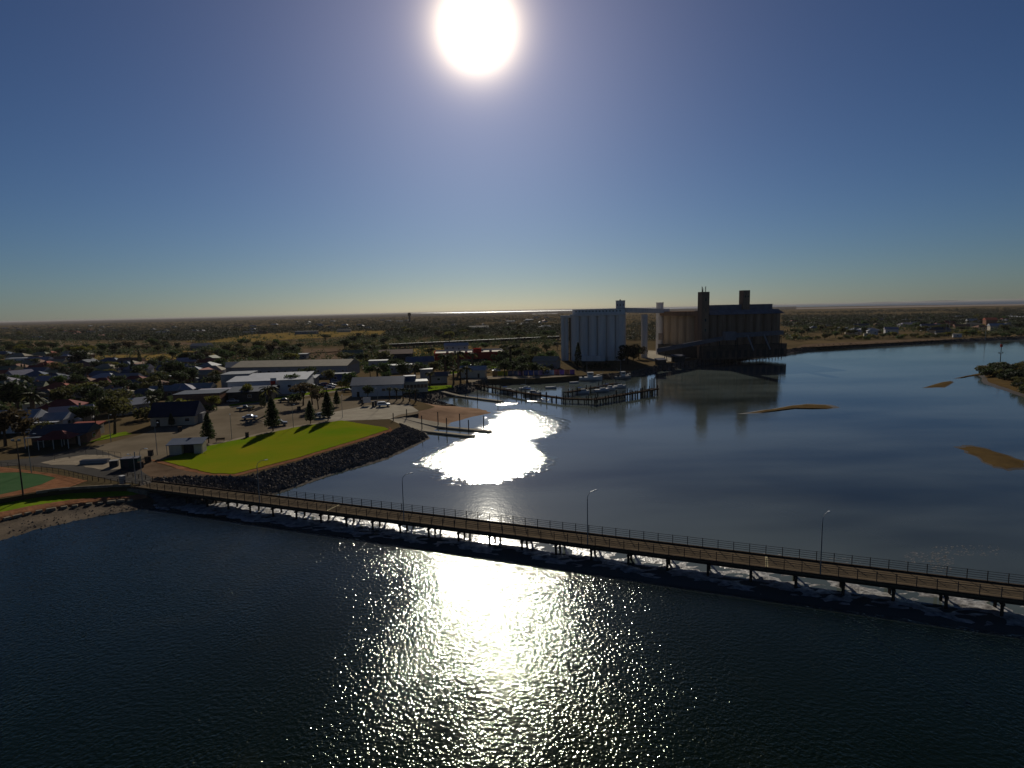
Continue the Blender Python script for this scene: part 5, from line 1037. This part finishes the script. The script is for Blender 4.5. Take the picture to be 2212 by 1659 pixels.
# the far belt of trees reads as one mass
random.seed(9); mb = MB()
from mathutils import noise as MN
def wood(p, s=.006, k=.0): return MN.noise(Vector((p.x*s, p.y*s*.6, 3.3)))+.5*MN.noise(Vector((p.x*s*2.7, p.y*s*1.7, 8.1))) > k
def clump(p, w, h, n):
    for _ in range(n):
        a = random.uniform(0, 6.28); q = math.sqrt(random.random())*w*.5; z = random.uniform(.15, 1)*h*math.sqrt(max(.05, 1-(2*q/w)**2*.7))
        leaf(mb, p+Vector((math.cos(a)*q, math.sin(a)*q, z)), 1.05 if p.length > 900 else .75)
for _ in range(24000):
    rr = random.random()
    if rr < .66: u = random.uniform(-60, 1215); off = 9+48*random.random()**1.25
    elif rr < .76: u = random.uniform(1215, 1700); off = 12+60*random.random()
    else: u = random.uniform(1690, 2280); off = 17+34*random.random()
    v = 695-.0217*u+off
    if any(inside(u, v, o) for o in OPEN[:7]): continue
    p = G(u, v, ZT)
    if not clear(p, 2): continue
    if not wood(p, .004, -.28): continue
    clump(p, random.uniform(8, 15), random.uniform(4, 9), 21)
o = build('far_trees', mb, LEAF['far']); tag(o, 'dark belt of distant trees across the plain', None, None, 'stuff')
mb = MB()
for _ in range(8000):
    u = random.uniform(0, 1205) if random.random() < .78 else random.uniform(1700, 2212); v = (random.uniform(722, 800) if u < 1205 else 690+random.uniform(0, 47)-(u-1700)*.026)
    if any(inside(u, v, o) for o in OPEN[6:]): continue
    if any(inside(u, v, o) for o in OPEN) and random.random() < .8: continue
    p = G(u, v, ZT)
    if not clear(p, .5): continue
    if not wood(p, .012, -.18): continue
    big = random.random() < .35 and v < 775
    clump(p, random.uniform(6, 11) if big else random.uniform(2, 7), random.uniform(4.5, 8) if big else random.uniform(1, 4.2), 34 if big else 14)
for _ in range(750):
    u, v = random.uniform(0, 470), random.uniform(775, 890); p = G(u, v, ZT)
    if clear(p, .5): clump(p, random.uniform(1.5, 4.5), random.uniform(.8, 3.2), 13)
o = build('undergrowth', mb, LEAF['dark green']); tag(o, 'low scrub and garden bushes between the houses', None, None, 'stuff')
# utility poles along the streets
for i, (u, v, h, ln_) in enumerate(((210, 948, 8, 'wooden utility pole on the verge beside the gum tree'), (115, 845, 9, 'utility pole among the left houses'), (270, 870, 9, 'utility pole left of the navy-roofed hall'), (358, 800, 9, 'utility pole behind the blue-grey roofs'), (585, 790, 9, 'dark pole rising above the long warehouse roof'), (2050, 722, 14, 'tall pale pole on the right bank'), (2043, 722, 11, 'shorter pole beside the tall one on the right bank'), (1908, 700, 16, 'thin mast in the right town trees'), (2128, 735, 12, 'pole on the right quay by the red gable'))):
    e = empty('utility_pole', G(u, v, ZT), .3, ln_, 'pole'); build('pole', MB().tube((0, 0, 0), (0, 0, h), .16, .11, 6), timber if i < 5 else steel, e); build('crossarm', MB().box((0, 0, h-.5), (2.0, .12, .14)), timber, e)

# ------------------------------------------------------------------ sea haze
hz = build('haze', MB().box((0, 47000, 23.7), (188000, 96000, 52.6)), None)
hz['kind'] = 'stuff'; hz['label'] = 'thin pale sea haze over the whole plain'
hm = bpy.data.materials.new('haze_air'); hm.use_nodes = True; t = hm.node_tree; t.nodes.remove(t.nodes['Principled BSDF'])
pv = N(t, 'ShaderNodeVolumePrincipled', i_Density=HAZE, i_Anisotropy=.2); pv.inputs['Color'].default_value = (.40, .385, .39, 1)
L(t, pv.outputs[0], t.nodes['Material Output'].inputs['Volume']); hz.data.materials.clear(); hz.data.materials.append(hm)
